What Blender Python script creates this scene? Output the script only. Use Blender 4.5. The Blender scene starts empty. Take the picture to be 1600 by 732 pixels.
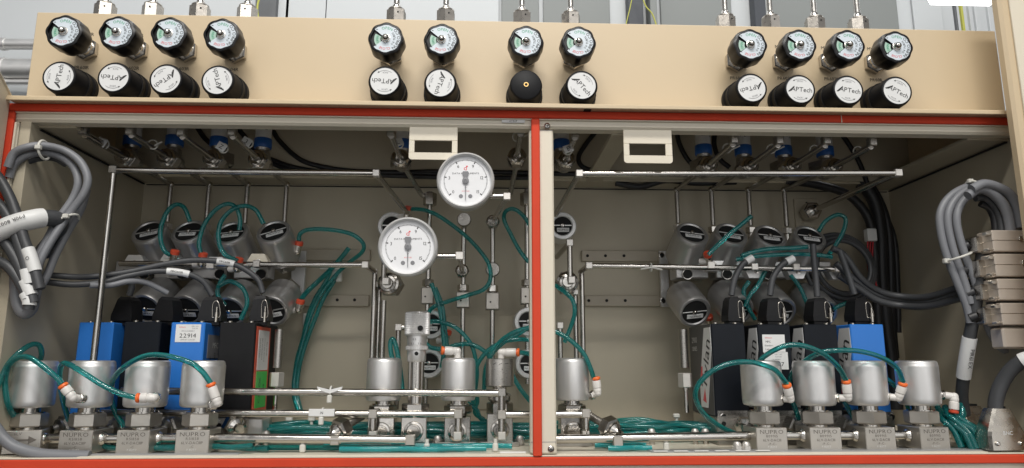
import bpy, bmesh, math, random
from mathutils import Vector, Matrix
random.seed(7)
S = 0.0007                     # one unit u = 0.7 mm; everything below is measured in u
C = bpy.context.scene.collection
scene = bpy.context.scene
R = math.radians

# ------------------------------------------------------------------ camera
F = 1086.3
d_ = Vector((-45, 200, F)).normalized()          # world +Y in camera axes (right, down, forward)
v_ = Vector((0, -5896, F)); v_ = (v_ - d_ * v_.dot(d_)).normalized()   # world +Z
h_ = d_.cross(v_)
if h_.x < 0: h_ = -h_
D = 1086.0
def P(px, py, Y):
    """point of the scene seen at photo pixel (px,py) at depth Y"""
    r = Vector(((px - 800) / F, (py - 366) / F, 1))
    a = Vector((h_.dot(r), d_.dot(r), v_.dot(r)))
    t = (Y + D) / a.y
    return Vector((a.x * t, Y, a.z * t))
cam_d = bpy.data.cameras.new('camera'); cam = bpy.data.objects.new('camera', cam_d); C.objects.link(cam)
cam_d.sensor_width = 36; cam_d.lens = F / 1600 * 36; cam_d.clip_start = 0.01; cam_d.clip_end = 50
# camera axes in world: right = (h.x,d.x,v.x), down = (h.y,..), forward = (h.z,..)
rt = Vector((h_.x, d_.x, v_.x)); dn = Vector((h_.y, d_.y, v_.y)); fw = Vector((h_.z, d_.z, v_.z))
M3 = Matrix((rt, -dn, -fw)).transposed()
cam.matrix_world = Matrix.Translation(Vector((0, -D, 0)) * S) @ M3.to_4x4()
scene.camera = cam

# ------------------------------------------------------------------ world and lamps (indoor: room light)
w = bpy.data.worlds.new('World'); scene.world = w; w.use_nodes = True
nt = w.node_tree; nt.nodes.clear()
N = nt.nodes.new; L = nt.links.new
out = N('ShaderNodeOutputWorld'); bg = N('ShaderNodeBackground'); tc = N('ShaderNodeTexCoord'); sp = N('ShaderNodeSeparateXYZ')
rmp = N('ShaderNodeValToRGB'); rmp.color_ramp.elements[0].position = 0.30; rmp.color_ramp.elements[0].color = (.035, .034, .033, 1)
rmp.color_ramp.elements[1].position = 0.95; rmp.color_ramp.elements[1].color = (.62, .64, .66, 1)
e = rmp.color_ramp.elements.new(.52); e.color = (.16, .16, .155, 1)
e = rmp.color_ramp.elements.new(.60); e.color = (.40, .40, .40, 1)
mr = N('ShaderNodeMapRange'); mr.inputs[1].default_value = -1
L(tc.outputs['Generated'], sp.inputs[0]); L(sp.outputs[2], mr.inputs[0]); L(mr.outputs[0], rmp.inputs[0])
# glow added on the viewer's side to lift the interior, noise-banded for steel
dt = N('ShaderNodeVectorMath'); dt.operation = 'DOT_PRODUCT'; L(tc.outputs['Generated'], dt.inputs[0]); dt.inputs[1].default_value = (.05, -.97, .22)
mx0 = N('ShaderNodeMath'); mx0.operation = 'MAXIMUM'; L(dt.outputs['Value'], mx0.inputs[0]); mx0.inputs[1].default_value = 0
pw = N('ShaderNodeMath'); pw.operation = 'POWER'; L(mx0.outputs[0], pw.inputs[0]); pw.inputs[1].default_value = 3.5
nm = N('ShaderNodeMapping'); nm.inputs['Scale'].default_value = (5.5, 1, 1.6); L(tc.outputs['Generated'], nm.inputs[0])
nn_ = N('ShaderNodeTexNoise'); nn_.inputs['Scale'].default_value = 1.7; nn_.inputs['Detail'].default_value = 2; L(nm.outputs[0], nn_.inputs[0])
rr_ = N('ShaderNodeMapRange'); rr_.inputs[1].default_value = .44; rr_.inputs[2].default_value = .56; rr_.inputs[3].default_value = .12; rr_.inputs[4].default_value = 1.9; L(nn_.outputs[0], rr_.inputs[0])
ms = N('ShaderNodeMath'); ms.operation = 'MULTIPLY'; L(pw.outputs[0], ms.inputs[0]); L(rr_.outputs[0], ms.inputs[1])
ml = N('ShaderNodeMath'); ml.operation = 'MULTIPLY'; L(ms.outputs[0], ml.inputs[0]); ml.inputs[1].default_value = 2.5
ad = N('ShaderNodeMix'); ad.data_type = 'RGBA'; ad.blend_type = 'ADD'; ad.inputs[0].default_value = 1; L(rmp.outputs[0], ad.inputs[6]); L(ml.outputs[0], ad.inputs[7])
L(ad.outputs[2], bg.inputs[0]); bg.inputs[1].default_value = 0.40; L(bg.outputs[0], out.inputs[0])
def area(name, loc, target, sx, sy, energy, col=(1, .97, .92)):
    ld = bpy.data.lights.new(name, 'AREA'); ld.shape = 'RECTANGLE'; ld.size = sx; ld.size_y = sy; ld.energy = energy; ld.color = col
    o = bpy.data.objects.new(name, ld); C.objects.link(o); o.location = Vector(loc) * S
    o.rotation_euler = (Vector(target) - Vector(loc)).to_track_quat('-Z', 'Y').to_euler(); return o
area('room_lamp', (-100, -1650, 2450), (50, 0, 200), 1.3, .12, 27)
area('far_room_lamp', (300, -3600, 3100), (50, 100, 0), 1.6, .15, 23)
area('wall_fill_light', (100, 650, 1750), (100, 900, 900), 2.0, .5, 5, (.96, .98, 1))  # unseen fill added to brighten the wall behind
scene.view_settings.view_transform = 'Standard'; scene.view_settings.look = 'None'
scene.view_settings.exposure = 0; scene.view_settings.gamma = 1
scene.render.engine = 'CYCLES'

# ------------------------------------------------------------------ materials
def mat(name, col, rough=.5, metal=0., var=.06, nscale=60, bump=0., bscale=400, trans=0., emit=None, coat=0., stretch=None, col2=None, rvar=.0, spec=None, ior=None):
    m = bpy.data.materials.new(name); m.use_nodes = True; t = m.node_tree; b = t.nodes['Principled BSDF']
    n = t.nodes.new; l = t.links.new
    b.inputs['Roughness'].default_value = rough; b.inputs['Metallic'].default_value = metal
    b.inputs['Transmission Weight'].default_value = trans; b.inputs['Coat Weight'].default_value = coat
    if spec is not None: b.inputs['Specular IOR Level'].default_value = spec
    if ior: b.inputs['IOR'].default_value = ior
    c = n('ShaderNodeTexCoord'); mp = n('ShaderNodeMapping'); l(c.outputs['Object'], mp.inputs[0])
    if stretch: mp.inputs['Scale'].default_value = stretch
    nz = n('ShaderNodeTexNoise'); nz.inputs['Scale'].default_value = nscale; nz.inputs['Detail'].default_value = 4
    l(mp.outputs[0], nz.inputs[0])
    mx = n('ShaderNodeMix'); mx.data_type = 'RGBA'
    a = [max(0, x * (1 - var)) for x in col]; z = col2 or [min(1, x * (1 + var)) for x in col]
    mx.inputs[6].default_value = (*a, 1); mx.inputs[7].default_value = (*z, 1)
    l(nz.outputs[0], mx.inputs[0]); l(mx.outputs[2], b.inputs['Base Color'])
    if rvar:
        m2 = n('ShaderNodeMapRange'); m2.inputs[3].default_value = max(.02, rough - rvar); m2.inputs[4].default_value = rough + rvar
        m2.inputs[1].default_value = .3; m2.inputs[2].default_value = .7
        l(nz.outputs[0], m2.inputs[0]); l(m2.outputs[0], b.inputs['Roughness'])
    if bump:
        n2 = n('ShaderNodeTexNoise'); n2.inputs['Scale'].default_value = bscale; n2.inputs['Detail'].default_value = 3
        l(mp.outputs[0], n2.inputs[0]); bp = n('ShaderNodeBump'); bp.inputs['Strength'].default_value = bump
        bp.inputs['Distance'].default_value = .0004; l(n2.outputs[0], bp.inputs['Height']); l(bp.outputs[0], b.inputs['Normal'])
    if emit: b.inputs['Emission Color'].default_value = (*emit[:3], 1); b.inputs['Emission Strength'].default_value = emit[3]
    return m
M = {
 'cream': mat('cream_paint', (.585, .465, .305), .42, bump=.25, bscale=1500, var=.03, nscale=8),
 'lite': mat('pale_cream_paint', (.70, .64, .52), .4, bump=.25, bscale=1500, var=.03, nscale=8),
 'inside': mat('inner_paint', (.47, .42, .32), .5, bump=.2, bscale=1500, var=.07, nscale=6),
 'rail': mat('rail_paint', (.40, .35, .27), .45, bump=.2, bscale=1500, var=.05),
 'red': mat('orange_red_gasket', (.62, .05, .014), .75, bump=.4, bscale=600, var=.12, nscale=25),
 'steel': mat('polished_steel', (.52, .495, .46), .17, 1, var=.08, nscale=120, rvar=.06),
 'steel2': mat('brushed_steel', (.44, .42, .39), .32, 1, var=.12, nscale=200, bump=.25, bscale=500, stretch=(1, 1, 12), rvar=.08),
 'block': mat('matte_machined_steel', (.50, .47, .425), .40, .85, var=.08, nscale=90, bump=.12, bscale=900, rvar=.05),
 'pale2': mat('machined_nickel', (.50, .465, .42), .30, .92, var=.10, nscale=150, bump=.2, bscale=900, rvar=.06),
 'shell': mat('dull_nickel_shell', (.62, .54, .46), .40, .5, var=.08, nscale=90, bump=.1, bscale=900),
 'bezel': mat('light_metal_bezel', (.66, .66, .65), .3, .35, var=.03),
 'pale': mat('pale_steel_block', (.66, .63, .59), .42, .7, var=.08, nscale=150, bump=.2, bscale=900),
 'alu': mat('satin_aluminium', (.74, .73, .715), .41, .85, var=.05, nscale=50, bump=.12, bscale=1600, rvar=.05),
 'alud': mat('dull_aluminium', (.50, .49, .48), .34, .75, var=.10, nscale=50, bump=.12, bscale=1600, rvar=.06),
 'chrome': mat('nickel_plate', (.62, .58, .52), .26, 1, var=.12, nscale=90, rvar=.08),
 'black': mat('black_plastic', (.008, .008, .009), .35, var=.3, nscale=100, bump=.1, spec=.35),
 'blackm': mat('black_matte_plastic', (.007, .007, .008), .55, spec=.25, var=.35, nscale=60, bump=.15, bscale=900),
 'bluebk': mat('blue_black_coating', (.004, .006, .010), .5, spec=.25, var=.3, nscale=60, bump=.2, bscale=1200),
 'dgrey': mat('dark_grey_coating', (.065, .065, .065), .5, var=.15, nscale=60),
 'label': mat('white_label', (.70, .70, .69), .45, var=.06, nscale=60),
 'dial': mat('pale_blue_dial', (.62, .68, .73), .35, var=.03),
 'gface': mat('gauge_face_white', (.80, .80, .81), .5, var=.02),
 'ink': mat('black_ink', (.02, .02, .02), .6, var=.2),
 'inkg': mat('grey_ink', (.22, .22, .23), .6, var=.2),
 'engr': mat('engraved_mark', (.13, .115, .10), .8, var=.2),
 'green': mat('green_ink', (.06, .36, .20), .6, var=.1),
 'mint': mat('mint_indicator', (.38, .55, .46), .5, var=.08),
 'redink': mat('red_ink', (.72, .10, .11), .6, var=.1),
 'wplas': mat('white_plastic', (.72, .69, .65), .32, var=.05, coat=.2),
 'tie': mat('nylon_tie', (.62, .61, .56), .4, var=.08),
 'orange': mat('orange_plastic', (.85, .16, .03), .38, var=.08),
 'redp': mat('red_plastic', (.62, .08, .035), .4, var=.1),
 'blue': mat('blue_coating', (.022, .17, .56), .38, var=.06, nscale=30, bump=.15, bscale=1500),
 'blueb': mat('blue_band', (.02, .12, .42), .4, var=.1),
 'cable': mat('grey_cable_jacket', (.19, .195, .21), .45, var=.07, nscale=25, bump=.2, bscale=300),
 'cabled': mat('dark_or_shaded_cable_jacket', (.052, .054, .058), .45, var=.1, nscale=25, bump=.2, bscale=300),  # dark cables; also paints shade on some grey ones
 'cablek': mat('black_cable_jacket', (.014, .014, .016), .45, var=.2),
 'teal': mat('teal_tubing', (.03, .38, .37), .08, var=.15, nscale=20, trans=.78, ior=1.42, coat=.3),
 'tealb': mat('bright_teal_tubing', (.03, .48, .50), .10, var=.12, nscale=20, trans=.6, ior=1.42, coat=.3),
 'brass': mat('brass', (.75, .5, .2), .3, 1),
 'hole': mat('hole_and_line_black', (.006, .006, .006), .8),
 'greyp': mat('grey_floor_plate', (.33, .33, .33), .4, .3, var=.08, nscale=40),
 'glass': mat('gauge_lens', (1, 1, 1), .03, trans=1., ior=1.2),
 'bwall': mat('background_wall_paint', (.50, .52, .53), .6, var=.04, nscale=3),
 'bwalld': mat('background_grey_panel', (.20, .212, .206), .6, var=.06, nscale=3),
 'seam': mat('dark_seam', (.10, .105, .11), .6),
 'bdark': mat('dark_column_paint', (.035, .04, .05), .5, var=.2),
 'yellow': mat('yellow_cable', (.42, .42, .06), .45),
 'lamp': mat('lamp_diffuser', (.9, .9, .9), .5, emit=(1, 1, .98, 3.0)),
 'greenl': mat('green_sticker', (.05, .50, .08), .5, var=.05),
 'redwire': mat('red_wire', (.45, .01, .02), .4),
}

# ------------------------------------------------------------------ mesh builder
_g = {}
def glyph(ch):
    if ch in _g: return _g[ch]
    cu = bpy.data.curves.new('t', 'FONT'); cu.body = ch; cu.size = 1; cu.resolution_u = 2
    o = bpy.data.objects.new('t', cu); C.objects.link(o); bpy.context.view_layer.update()
    me = bpy.data.meshes.new_from_object(o.evaluated_get(bpy.context.evaluated_depsgraph_get()))
    vs = [(v.co.x, v.co.y) for v in me.vertices]; fs = [tuple(p.vertices) for p in me.polygons]
    C.objects.unlink(o); bpy.data.objects.remove(o); bpy.data.curves.remove(cu); bpy.data.meshes.remove(me)
    if vs:
        x0 = min(a[0] for a in vs); x1 = max(a[0] for a in vs); vs = [(a - x0, b) for a, b in vs]; wd = x1 - x0
    else: wd = .3
    _g[ch] = (vs, fs, wd); return _g[ch]
def frame(z, x=(1, 0, 0)):
    z = Vector(z).normalized(); x = Vector(x)
    x = x - z * x.dot(z)
    if x.length < 1e-4: x = Vector((0, 0, 1)) - z * z.z
    x.normalize(); y = z.cross(x); return Matrix((x, y, z)).transposed().to_4x4()
FRONT = frame((0, -1, 0), (1, 0, 0))            # local z -> towards the viewer, local y -> up
class MB:
    def __init__(s): s.V = []; s.Fc = []; s.mi = []; s.sm = []; s.mats = []; s.T = Matrix.Identity(4)
    def m(s, k):
        if k not in s.mats: s.mats.append(k)
        return s.mats.index(k)
    def add(s, vs, fs, k, smooth=False, T=None):
        b = len(s.V); X = s.T @ T if T is not None else s.T
        s.V += [X @ Vector(v) for v in vs]; i = s.m(k)
        for f in fs: s.Fc.append([b + q for q in f]); s.mi.append(i); s.sm.append(smooth)
        return s
    def hull(s, pts, k, T=None):
        bm = bmesh.new()
        for p in pts: bm.verts.new(p)
        r = bmesh.ops.convex_hull(bm, input=bm.verts)
        bmesh.ops.delete(bm, geom=[g for g in r['geom_interior'] if isinstance(g, bmesh.types.BMVert)], context='VERTS')
        bmesh.ops.dissolve_limit(bm, angle_limit=.02, verts=bm.verts, edges=bm.edges)
        bmesh.ops.recalc_face_normals(bm, faces=bm.faces); bm.verts.index_update()
        vs = [v.co.copy() for v in bm.verts]; fs = [[v.index for v in f.verts] for f in bm.faces]; bm.free()
        return s.add(vs, fs, k, False, T)
    def box(s, c, sz, k, ch=1., T=None):
        c = Vector(c); hx, hy, hz = [q / 2 for q in sz]; ch = min(ch, hx * .45, hy * .45, hz * .45); p = []
        for a in (-1, 1):
            for b in (-1, 1):
                for g in (-1, 1):
                    p += [c + Vector((a * (hx - ch), b * (hy - ch), g * hz)), c + Vector((a * (hx - ch), b * hy, g * (hz - ch))), c + Vector((a * hx, b * (hy - ch), g * (hz - ch)))]
        return s.hull(p, k, T)
    def lathe(s, prof, k, n=32, T=None, flat=False, c0=True, c1=True, rf=None):
        """prof: (r,z) list along local z; sharp corners split"""
        rings = []; vs = []; fs = []
        def ring(r, z):
            b = len(vs)
            for i in range(n):
                a = 2 * math.pi * i / n; q = r * (rf(a) if rf else 1)
                vs.append((q * math.cos(a), q * math.sin(a), z))
            return b
        prev = None
        for i in range(len(prof) - 1):
            (r0, z0), (r1, z1) = prof[i], prof[i + 1]
            if prev is not None:
                rp, zp = prof[i - 1]; a = math.atan2(z0 - zp, r0 - rp); b = math.atan2(z1 - z0, r1 - r0)
                da = abs((b - a + math.pi) % (2 * math.pi) - math.pi)
                if da > .75: prev = None
            A = prev if prev is not None else ring(r0, z0); B = ring(r1, z1)
            for j in range(n):
                q = (j + 1) % n; fs.append((A + j, A + q, B + q, B + j))
            prev = B
        s.add(vs, fs, k, not flat, T)
        for ok, (r, z), rev in ((c0, prof[0], 1), (c1, prof[-1], 0)):
            if ok and r > .01:
                cv = [((r * (rf(2 * math.pi * i / n) if rf else 1)) * math.cos(2 * math.pi * i / n), (r * (rf(2 * math.pi * i / n) if rf else 1)) * math.sin(2 * math.pi * i / n), z) for i in range(n)]
                s.add(cv, [list(range(n))[::-1] if rev else list(range(n))], k, False, T)
        return s
    def cyl(s, a, b, r, k, n=20, r2=None, ch=0):
        a = Vector(a); b = Vector(b); l = (b - a).length; T = Matrix.Translation(a) @ frame(b - a)
        r2 = r if r2 is None else r2
        pr = [(r, 0), (r2, l)] if not ch else [(r - ch, 0), (r, ch), (r2, l - ch), (r2 - ch, l)]
        return s.lathe(pr, k, n, T)
    def hexn(s, a, b, r, k, ch=1.5, n=6, x=(1, 0, 0)):
        a = Vector(a); b = Vector(b); l = (b - a).length; T = Matrix.Translation(a) @ frame(b - a, x)
        return s.lathe([(r - ch * 1.3, 0), (r, ch), (r, l - ch), (r - ch * 1.3, l)], k, n, T, flat=True)
    def sph(s, c, r, k, n=16, sc=(1, 1, 1)):
        T = Matrix.Translation(Vector(c)) @ Matrix.Diagonal((*sc, 1))
        return s.lathe([(r * math.sin(math.pi * i / 8) + .001, -r * math.cos(math.pi * i / 8)) for i in range(9)], k, n, T, c0=False, c1=False)
    def torus(s, c, R_, r, k, T=None, n=24, m=8, a0=0, a1=2 * math.pi):
        pts = [Vector((R_ * math.cos(a0 + (a1 - a0) * i / n), R_ * math.sin(a0 + (a1 - a0) * i / n), 0)) for i in range(n + 1)]
        X = Matrix.Translation(Vector(c)) @ (T or Matrix.Identity(4)); return s.sweep([X @ p for p in pts], r, k, m)
    def sweep(s, pts, r, k, n=10, caps=True, flatx=1.0):
        pts = [Vector(p) for p in pts]; pts = [p for i, p in enumerate(pts) if i == 0 or (p - pts[i - 1]).length > 1e-3]
        if len(pts) < 2: return s
        vs = []; fs = []; t = (pts[1] - pts[0]).normalized(); u = t.orthogonal().normalized()
        for i, p in enumerate(pts):
            a = pts[max(0, i - 1)]; b = pts[min(len(pts) - 1, i + 1)]; t2 = (b - a).normalized()
            u = (u - t2 * u.dot(t2)).normalized(); w_ = t2.cross(u); rr = r[i] if isinstance(r, (list, tuple)) else r
            for j in range(n):
                g = 2 * math.pi * j / n; vs.append(p + u * (rr * math.cos(g) * flatx) + w_ * (rr * math.sin(g)))
        for i in range(len(pts) - 1):
            for j in range(n):
                q = (j + 1) % n; fs.append((i * n + j, i * n + q, (i + 1) * n + q, (i + 1) * n + j))
        s.add(vs, fs, k, True)
        if caps: s.add(vs[:n], [list(range(n))[::-1]], k); s.add(vs[-n:], [list(range(n))], k)
        return s
    def text(s, txt, size, k, T, align='c', gap=.09, zoff=.25, sx=1.):
        W = sum(.3 if ch == ' ' else glyph(ch)[2] + gap for ch in txt) - gap
        x = {'c': -W / 2, 'l': 0, 'r': -W}[align]
        for ch in txt:
            if ch == ' ': x += .3; continue
            vs, fs, wd = glyph(ch); s.add([((a + x) * size * sx, (b - .34) * size, zoff) for a, b in vs], fs, k, False, T); x += wd + gap
        return s
    def arctext(s, txt, size, k, rad, mid, T, inward=False, gap=.12, zoff=.25):
        """letters along a circle; tops outward and clockwise, or tops inward and anticlockwise"""
        ws = [.3 if ch == ' ' else glyph(ch)[2] + gap for ch in txt]; tot = sum(ws) * size / rad; a = mid + (-tot / 2 if inward else tot / 2)
        for ch, wd in zip(txt, ws):
            da = wd * size / rad; am = a + (da / 2 if inward else -da / 2)
            if ch != ' ':
                vs, fs, gw = glyph(ch); rot = am + math.pi / 2 if inward else am - math.pi / 2
                X = T @ Matrix.Translation((rad * math.cos(am), rad * math.sin(am), zoff)) @ Matrix.Rotation(rot, 4, 'Z')
                s.add([((p - gw / 2) * size, (q - .35) * size, 0) for p, q in vs], fs, k, False, X)
            a += da if inward else -da
        return s
    def poly(s, pts, k, T=None): return s.add(pts, [list(range(len(pts)))], k, False, T)
    def build(s, name, parent=None, origin=(0, 0, 0), label=None):
        o0 = Vector(parent['_o']) if parent is not None and '_o' in parent else Vector(origin)
        me = bpy.data.meshes.new(name); me.from_pydata([(v - o0) * S for v in s.V], [], s.Fc)
        for k in s.mats: me.materials.append(M[k])
        me.polygons.foreach_set('material_index', s.mi); me.polygons.foreach_set('use_smooth', s.sm); me.update()
        o = bpy.data.objects.new(name, me); C.objects.link(o)
        if parent is not None: o.parent = parent; o['_o'] = list(o0)
        else: o.location = o0 * S; o['_o'] = list(o0)
        if label: o['label'] = label
        return o
def tag(o, label=None, cat=None, group=None, kind=None):
    if label: o['label'] = label
    if cat: o['category'] = cat
    if group: o['group'] = group
    if kind: o['kind'] = kind
    return o
def thing(name, label, cat, origin=(0, 0, 0), group=None):
    o = bpy.data.objects.new(name, None); C.objects.link(o); o.empty_display_size = .01
    o.location = Vector(origin) * S; o['_o'] = list(origin); return tag(o, label, cat, group)
def single(mb, name, label, cat, group=None, origin=None):
    if origin is None: origin = mb.V[0]
    return tag(mb.build(name, None, origin), label, cat, group)
def dup(root, label=None):
    r = root.copy(); C.objects.link(r)
    for ch in [x for x in bpy.data.objects if x.parent == root]:
        c = ch.copy(); C.objects.link(c); c.parent = r
        for g in [x for x in bpy.data.objects if x.parent == ch]:
            e = g.copy(); C.objects.link(e); e.parent = c
    if label: r['label'] = label
    return r
def place(root, loc, rot=None):
    root.location = Vector(loc) * S
    if rot is not None: root.rotation_euler = rot.to_euler() if hasattr(rot, 'to_euler') else rot
    return root
def cr(pts, sub=7):
    """Catmull-Rom through the points"""
    p = [Vector(q) for q in pts]
    if len(p) < 3: return p
    p = [p[0] * 2 - p[1]] + p + [p[-1] * 2 - p[-2]]; o = []
    for i in range(1, len(p) - 2):
        a, b, c, d = p[i - 1:i + 3]
        for j in range(sub):
            t = j / sub; o.append(.5 * ((2 * b) + (c - a) * t + (2 * a - 5 * b + 4 * c - d) * t * t + (3 * b - a - 3 * c + d) * t ** 3))
    o.append(p[-2]); return o
def bend(pts, rad):
    """polyline with rounded corners"""
    p = [Vector(q) for q in pts]; o = [p[0]]
    for i in range(1, len(p) - 1):
        a = (p[i - 1] - p[i]); b = (p[i + 1] - p[i]); k = min(rad, a.length * .45, b.length * .45)
        A = p[i] + a.normalized() * k; B = p[i] + b.normalized() * k
        for j in range(6):
            t = j / 5; o.append(A * (1 - t) ** 2 + p[i] * 2 * t * (1 - t) + B * t * t)
    o.append(p[-1]); return o
def pxp(pts, Y=0):
    """pixel points -> scene points; each (x,y) or (x,y,Y)"""
    return [P(q[0], q[1], q[2] if len(q) > 2 else Y) for q in pts]

# ================================================================== the room behind (large structure first)
def struct(mb, name, kind='structure'): o = mb.build(name); o['kind'] = kind; return o
bm_ = MB(); bm_.box((100, 1015, 800), (5200, 20, 2600), 'bwall', 1); struct(bm_, 'wall')
YB = 1000
def wallrect(mb, x0, x1, y0, y1, k, th=8, Y=None):
    Y = Y or YB; a = P(x0, y0, Y); b = P(x1, y1, Y); mb.box(((a.x + b.x) / 2, Y - th / 2, (a.z + b.z) / 2), (abs(b.x - a.x), th, abs(a.z - b.z)), k, 1.5)
for i, (x0, x1, k, lb) in enumerate(((436, 448, 'bwall', 'narrow white wall panel right of the dark gap at the top left'), (452, 508, 'bwall', 'white wall panel left of the first pair of top fittings'), (513, 779, 'bwall', 'wide white wall panel behind the middle pair of top fittings'),
                        (784, 842, 'bwalld', 'grey wall panel behind the third middle top fitting'), (848, 954, 'bwalld', 'grey wall panel right of the fourth middle top fitting'), (1028, 1146, 'bwalld', 'grey wall panel left of the dark column at right'),
                        (1196, 1408, 'bwalld', 'grey wall panel behind the right top fittings'), (1416, 1478, 'bwall', 'pale wall panel left of the shelf ends under the lamp'))):
    b = MB(); wallrect(b, x0, x1, -60, 90, k); single(b, 'wall_panel', lb, 'wall panel', 'panels on the wall behind')
for x0, x1, lb in ((975, 1003, 'dark grey upright column behind the middle of the cabinet top'), (1166, 1194, 'blackish upright column behind the right top fittings')):
    b = MB(); wallrect(b, x0, x1, -60, 90, 'bdark', 40); single(b, 'column', lb, 'column')
b = MB(); wallrect(b, 1006, 1022, -60, 90, 'bwalld', 60); single(b, 'column', 'narrow pale grey column right of the dark column', 'column')
b = MB(); wallrect(b, 409, 433, -60, 60, 'seam', 30); single(b, 'column', 'dark narrow gap post behind the fourth top fitting from the left', 'column')
for y, r, lb in ((69, 9, 'thin horizontal grey pipe behind the left end of the panel'), (108, 17, 'thick horizontal pale pipe behind the left end of the panel'), (128, 5, 'thin pipe under the thick pale pipe at left')):
    b = MB(); q = P(-60, y, 900); e2 = P(130, y + 1, 900); b.cyl(q, e2, r * 1.8, 'alu', 24)
    for t in (.35, .75): m_ = q.lerp(e2, t); b.cyl(m_ - Vector((6, 0, 0)), m_ + Vector((6, 0, 0)), r * 1.8 + 3, 'alu', 24)
    single(b, 'pipe', lb, 'pipe')
def wire(lb, pts, Y, r, k, name='wire', cat='wire', n=8):
    b = MB(); b.sweep(cr(pxp(pts, Y)), r, k, n); return single(b, name, lb, cat)
wire('yellow wire looping down behind the fourth top fitting', [(413, -30), (406, -5), (402, 14), (405, 40), (406, 80)], 900, 3.2, 'yellow')
wire('slack yellow wire crossing the narrow pale column', [(1000, -20), (1008, 8), (1020, 24), (1030, 55)], 900, 2.2, 'yellow')
wire('thin yellow wire hanging against the dark column', [(993, -30), (985, 10), (977, 45), (972, 90)], 900, 1.6, 'yellow')
b = MB(); wallrect(b, 1500, 1507, 8, 90, 'yellow', 12, 900); single(b, 'binder', 'yellow green upright strip under the ceiling lamp', 'binder')
for x0, x1, k, lb in ((1490, 1497, 'seam', 'dark upright strip left of the yellow green one'), (1510, 1519, 'bwall', 'white upright strip right of the yellow green one'), (1524, 1528, 'bwall', 'thin white rack post right of the yellow green strip'), (1545, 1549, 'bwall', 'thin white rack post beside the open right door')):
    b = MB(); wallrect(b, x0, x1, 8, 90, k, 12, 900); single(b, 'rack_post', lb, 'post')
b = MB(); a = P(1436, -30, 620); c_ = P(1546, 10, 620)
b.hull([(a.x - 6, 500, a.z), (a.x - 6, 620, a.z), (a.x + 10, 500, c_.z + 4), (a.x + 24, 500, c_.z), (a.x + 24, 620, c_.z), (c_.x, 500, c_.z), (c_.x, 620, c_.z), (c_.x, 500, a.z), (c_.x, 620, a.z)], 'lamp')
b.box((c_.x + 4, 560, (a.z + c_.z) / 2), (6, 124, abs(a.z - c_.z)), 'bwall'); single(b, 'ceiling_lamp', 'bright glowing lamp at the top right above the cabinet', 'lamp')

# ================================================================== the cabinet
X0, X1, YK, ZC, ZF = -724., 898., 382., 374., -140.
cab = thing('gas_cabinet', 'cream metal gas cabinet with orange gasket and both doors open', 'cabinet', (80, 0, -200))
def part(mb, name, label=None, parent=None): return mb.build(name, parent or cab, label=label)
b = MB(); b.box((87, YK + 4, 150), (1700, 8, 640), 'inside', .5)
part(b, 'back_wall')
b = MB(); b.box((X0 - 8, 194, 120), (16, 380, 560), 'inside', .5); part(b, 'side_wall')
b = MB(); b.box((X1 + 6, 190, 120), (12, 384, 560), 'inside', .5); part(b, 'side_wall')
b = MB()                                                     # ceiling rim round the opening for the regulators
b.box(((X0 - 664) / 2, 200, ZC + 3), (60, 356, 6), 'inside', .6); b.box(((X1 + 825) / 2, 200, ZC + 3), (73, 356, 6), 'inside', .6)
b.box((80, 351, ZC + 3), (1488, 56, 6), 'inside', .6); b.box((230, 172, ZC + 4), (36, 300, 8), 'inside', .8)
b.box((X0 + 3, 200, ZC - 3), (5, 350, 1.6), 'hole', .2); b.box((X1 - 3, 200, ZC - 3), (5, 350, 1.6), 'hole', .2); b.box((87, YK - 2.5, ZC - 3), (1610, 4, 1.6), 'hole', .2)  # near-black strips laid along the ceiling edges
part(b, 'ceiling')
b = MB(); b.box((87, 200, ZF - 3), (1620, 370, 6), 'lite', .6)
b.box((100, 320, ZF + 8), (1560, 14, 14), 'lite', 1); b.box((100, 255, ZF + 3.5), (1560, 90, 5), 'lite', 1)
part(b, 'floor')
b = MB()                                                     # box above: regulator panel wraps over
b.box((75.5, 33, 492), (1662, 6, 176), 'cream', 2.4)
part(b, 'regulator_panel', 'cream front panel carrying the round knobs')
b = MB(); b.box((75.5, 170, 577.5), (1660, 266, 5), 'cream', 1); b.box((75.5, 306, 475), (1660, 6, 200), 'inside', 1)
b.box((-752.5, 170, 475), (5, 266, 199), 'cream', 1); b.box((903.5, 170, 475), (5, 266, 199), 'cream', 1); part(b, 'top_housing')
b = MB(); b.box((76, 3, 407.5), (1648, 58, 5), 'cream', 1.6); b.box((76, -24.5, 405.4), (1648, 4, 6.5), 'cream', 1.6)
a = P(919, 167.5, -20); b.box((a.x, -10, 404.6), (12, 14, 1.2), 'hole', .2)
part(b, 'ledge', 'folded ledge under the regulator panel')
b = MB()                                                     # front frame
b.box((77, 15, 390), (1668, 28, 26), 'lite', 4); b.box((77, -1, 391), (1648, 4, 2), 'lite', .6)
b.box((-750, 15, 118), (17, 28, 517), 'lite', 2); b.box((-743, -2, 118), (3, 4, 512), 'lite', .6)
b.box((908, 15, 118), (16, 28, 517), 'lite', 2)
b.box((77, 12, -171), (1668, 24, 64), 'lite', 2.5); b.box((77, 17, -138.6), (1620, 22, 3), 'lite', 1)
b.box((77, -2, -138.4), (1668, 5, 2), 'lite', .6)
part(b, 'front_frame')
for c_, s_ in (((77, -3.5, 398.4), (1668, 6, 12.6)), ((-751.5, -3.5, 126), (13, 6, 531)), ((903, -3.5, 126), (13, 6, 531)), ((77, -3.5, -146.5), (1668, 6, 13)), ((82.3, -4.5, 126), (13.6, 7, 530))):
    b = MB(); b.box(c_, s_, 'red', 2.2)
    if c_[2] > 300: p = P(1315, 186, -7); b.box((p.x, -6.6, p.z), (1.3, 1.2, 13), 'lite', .2)
    part(b, 'gasket_strip')
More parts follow.
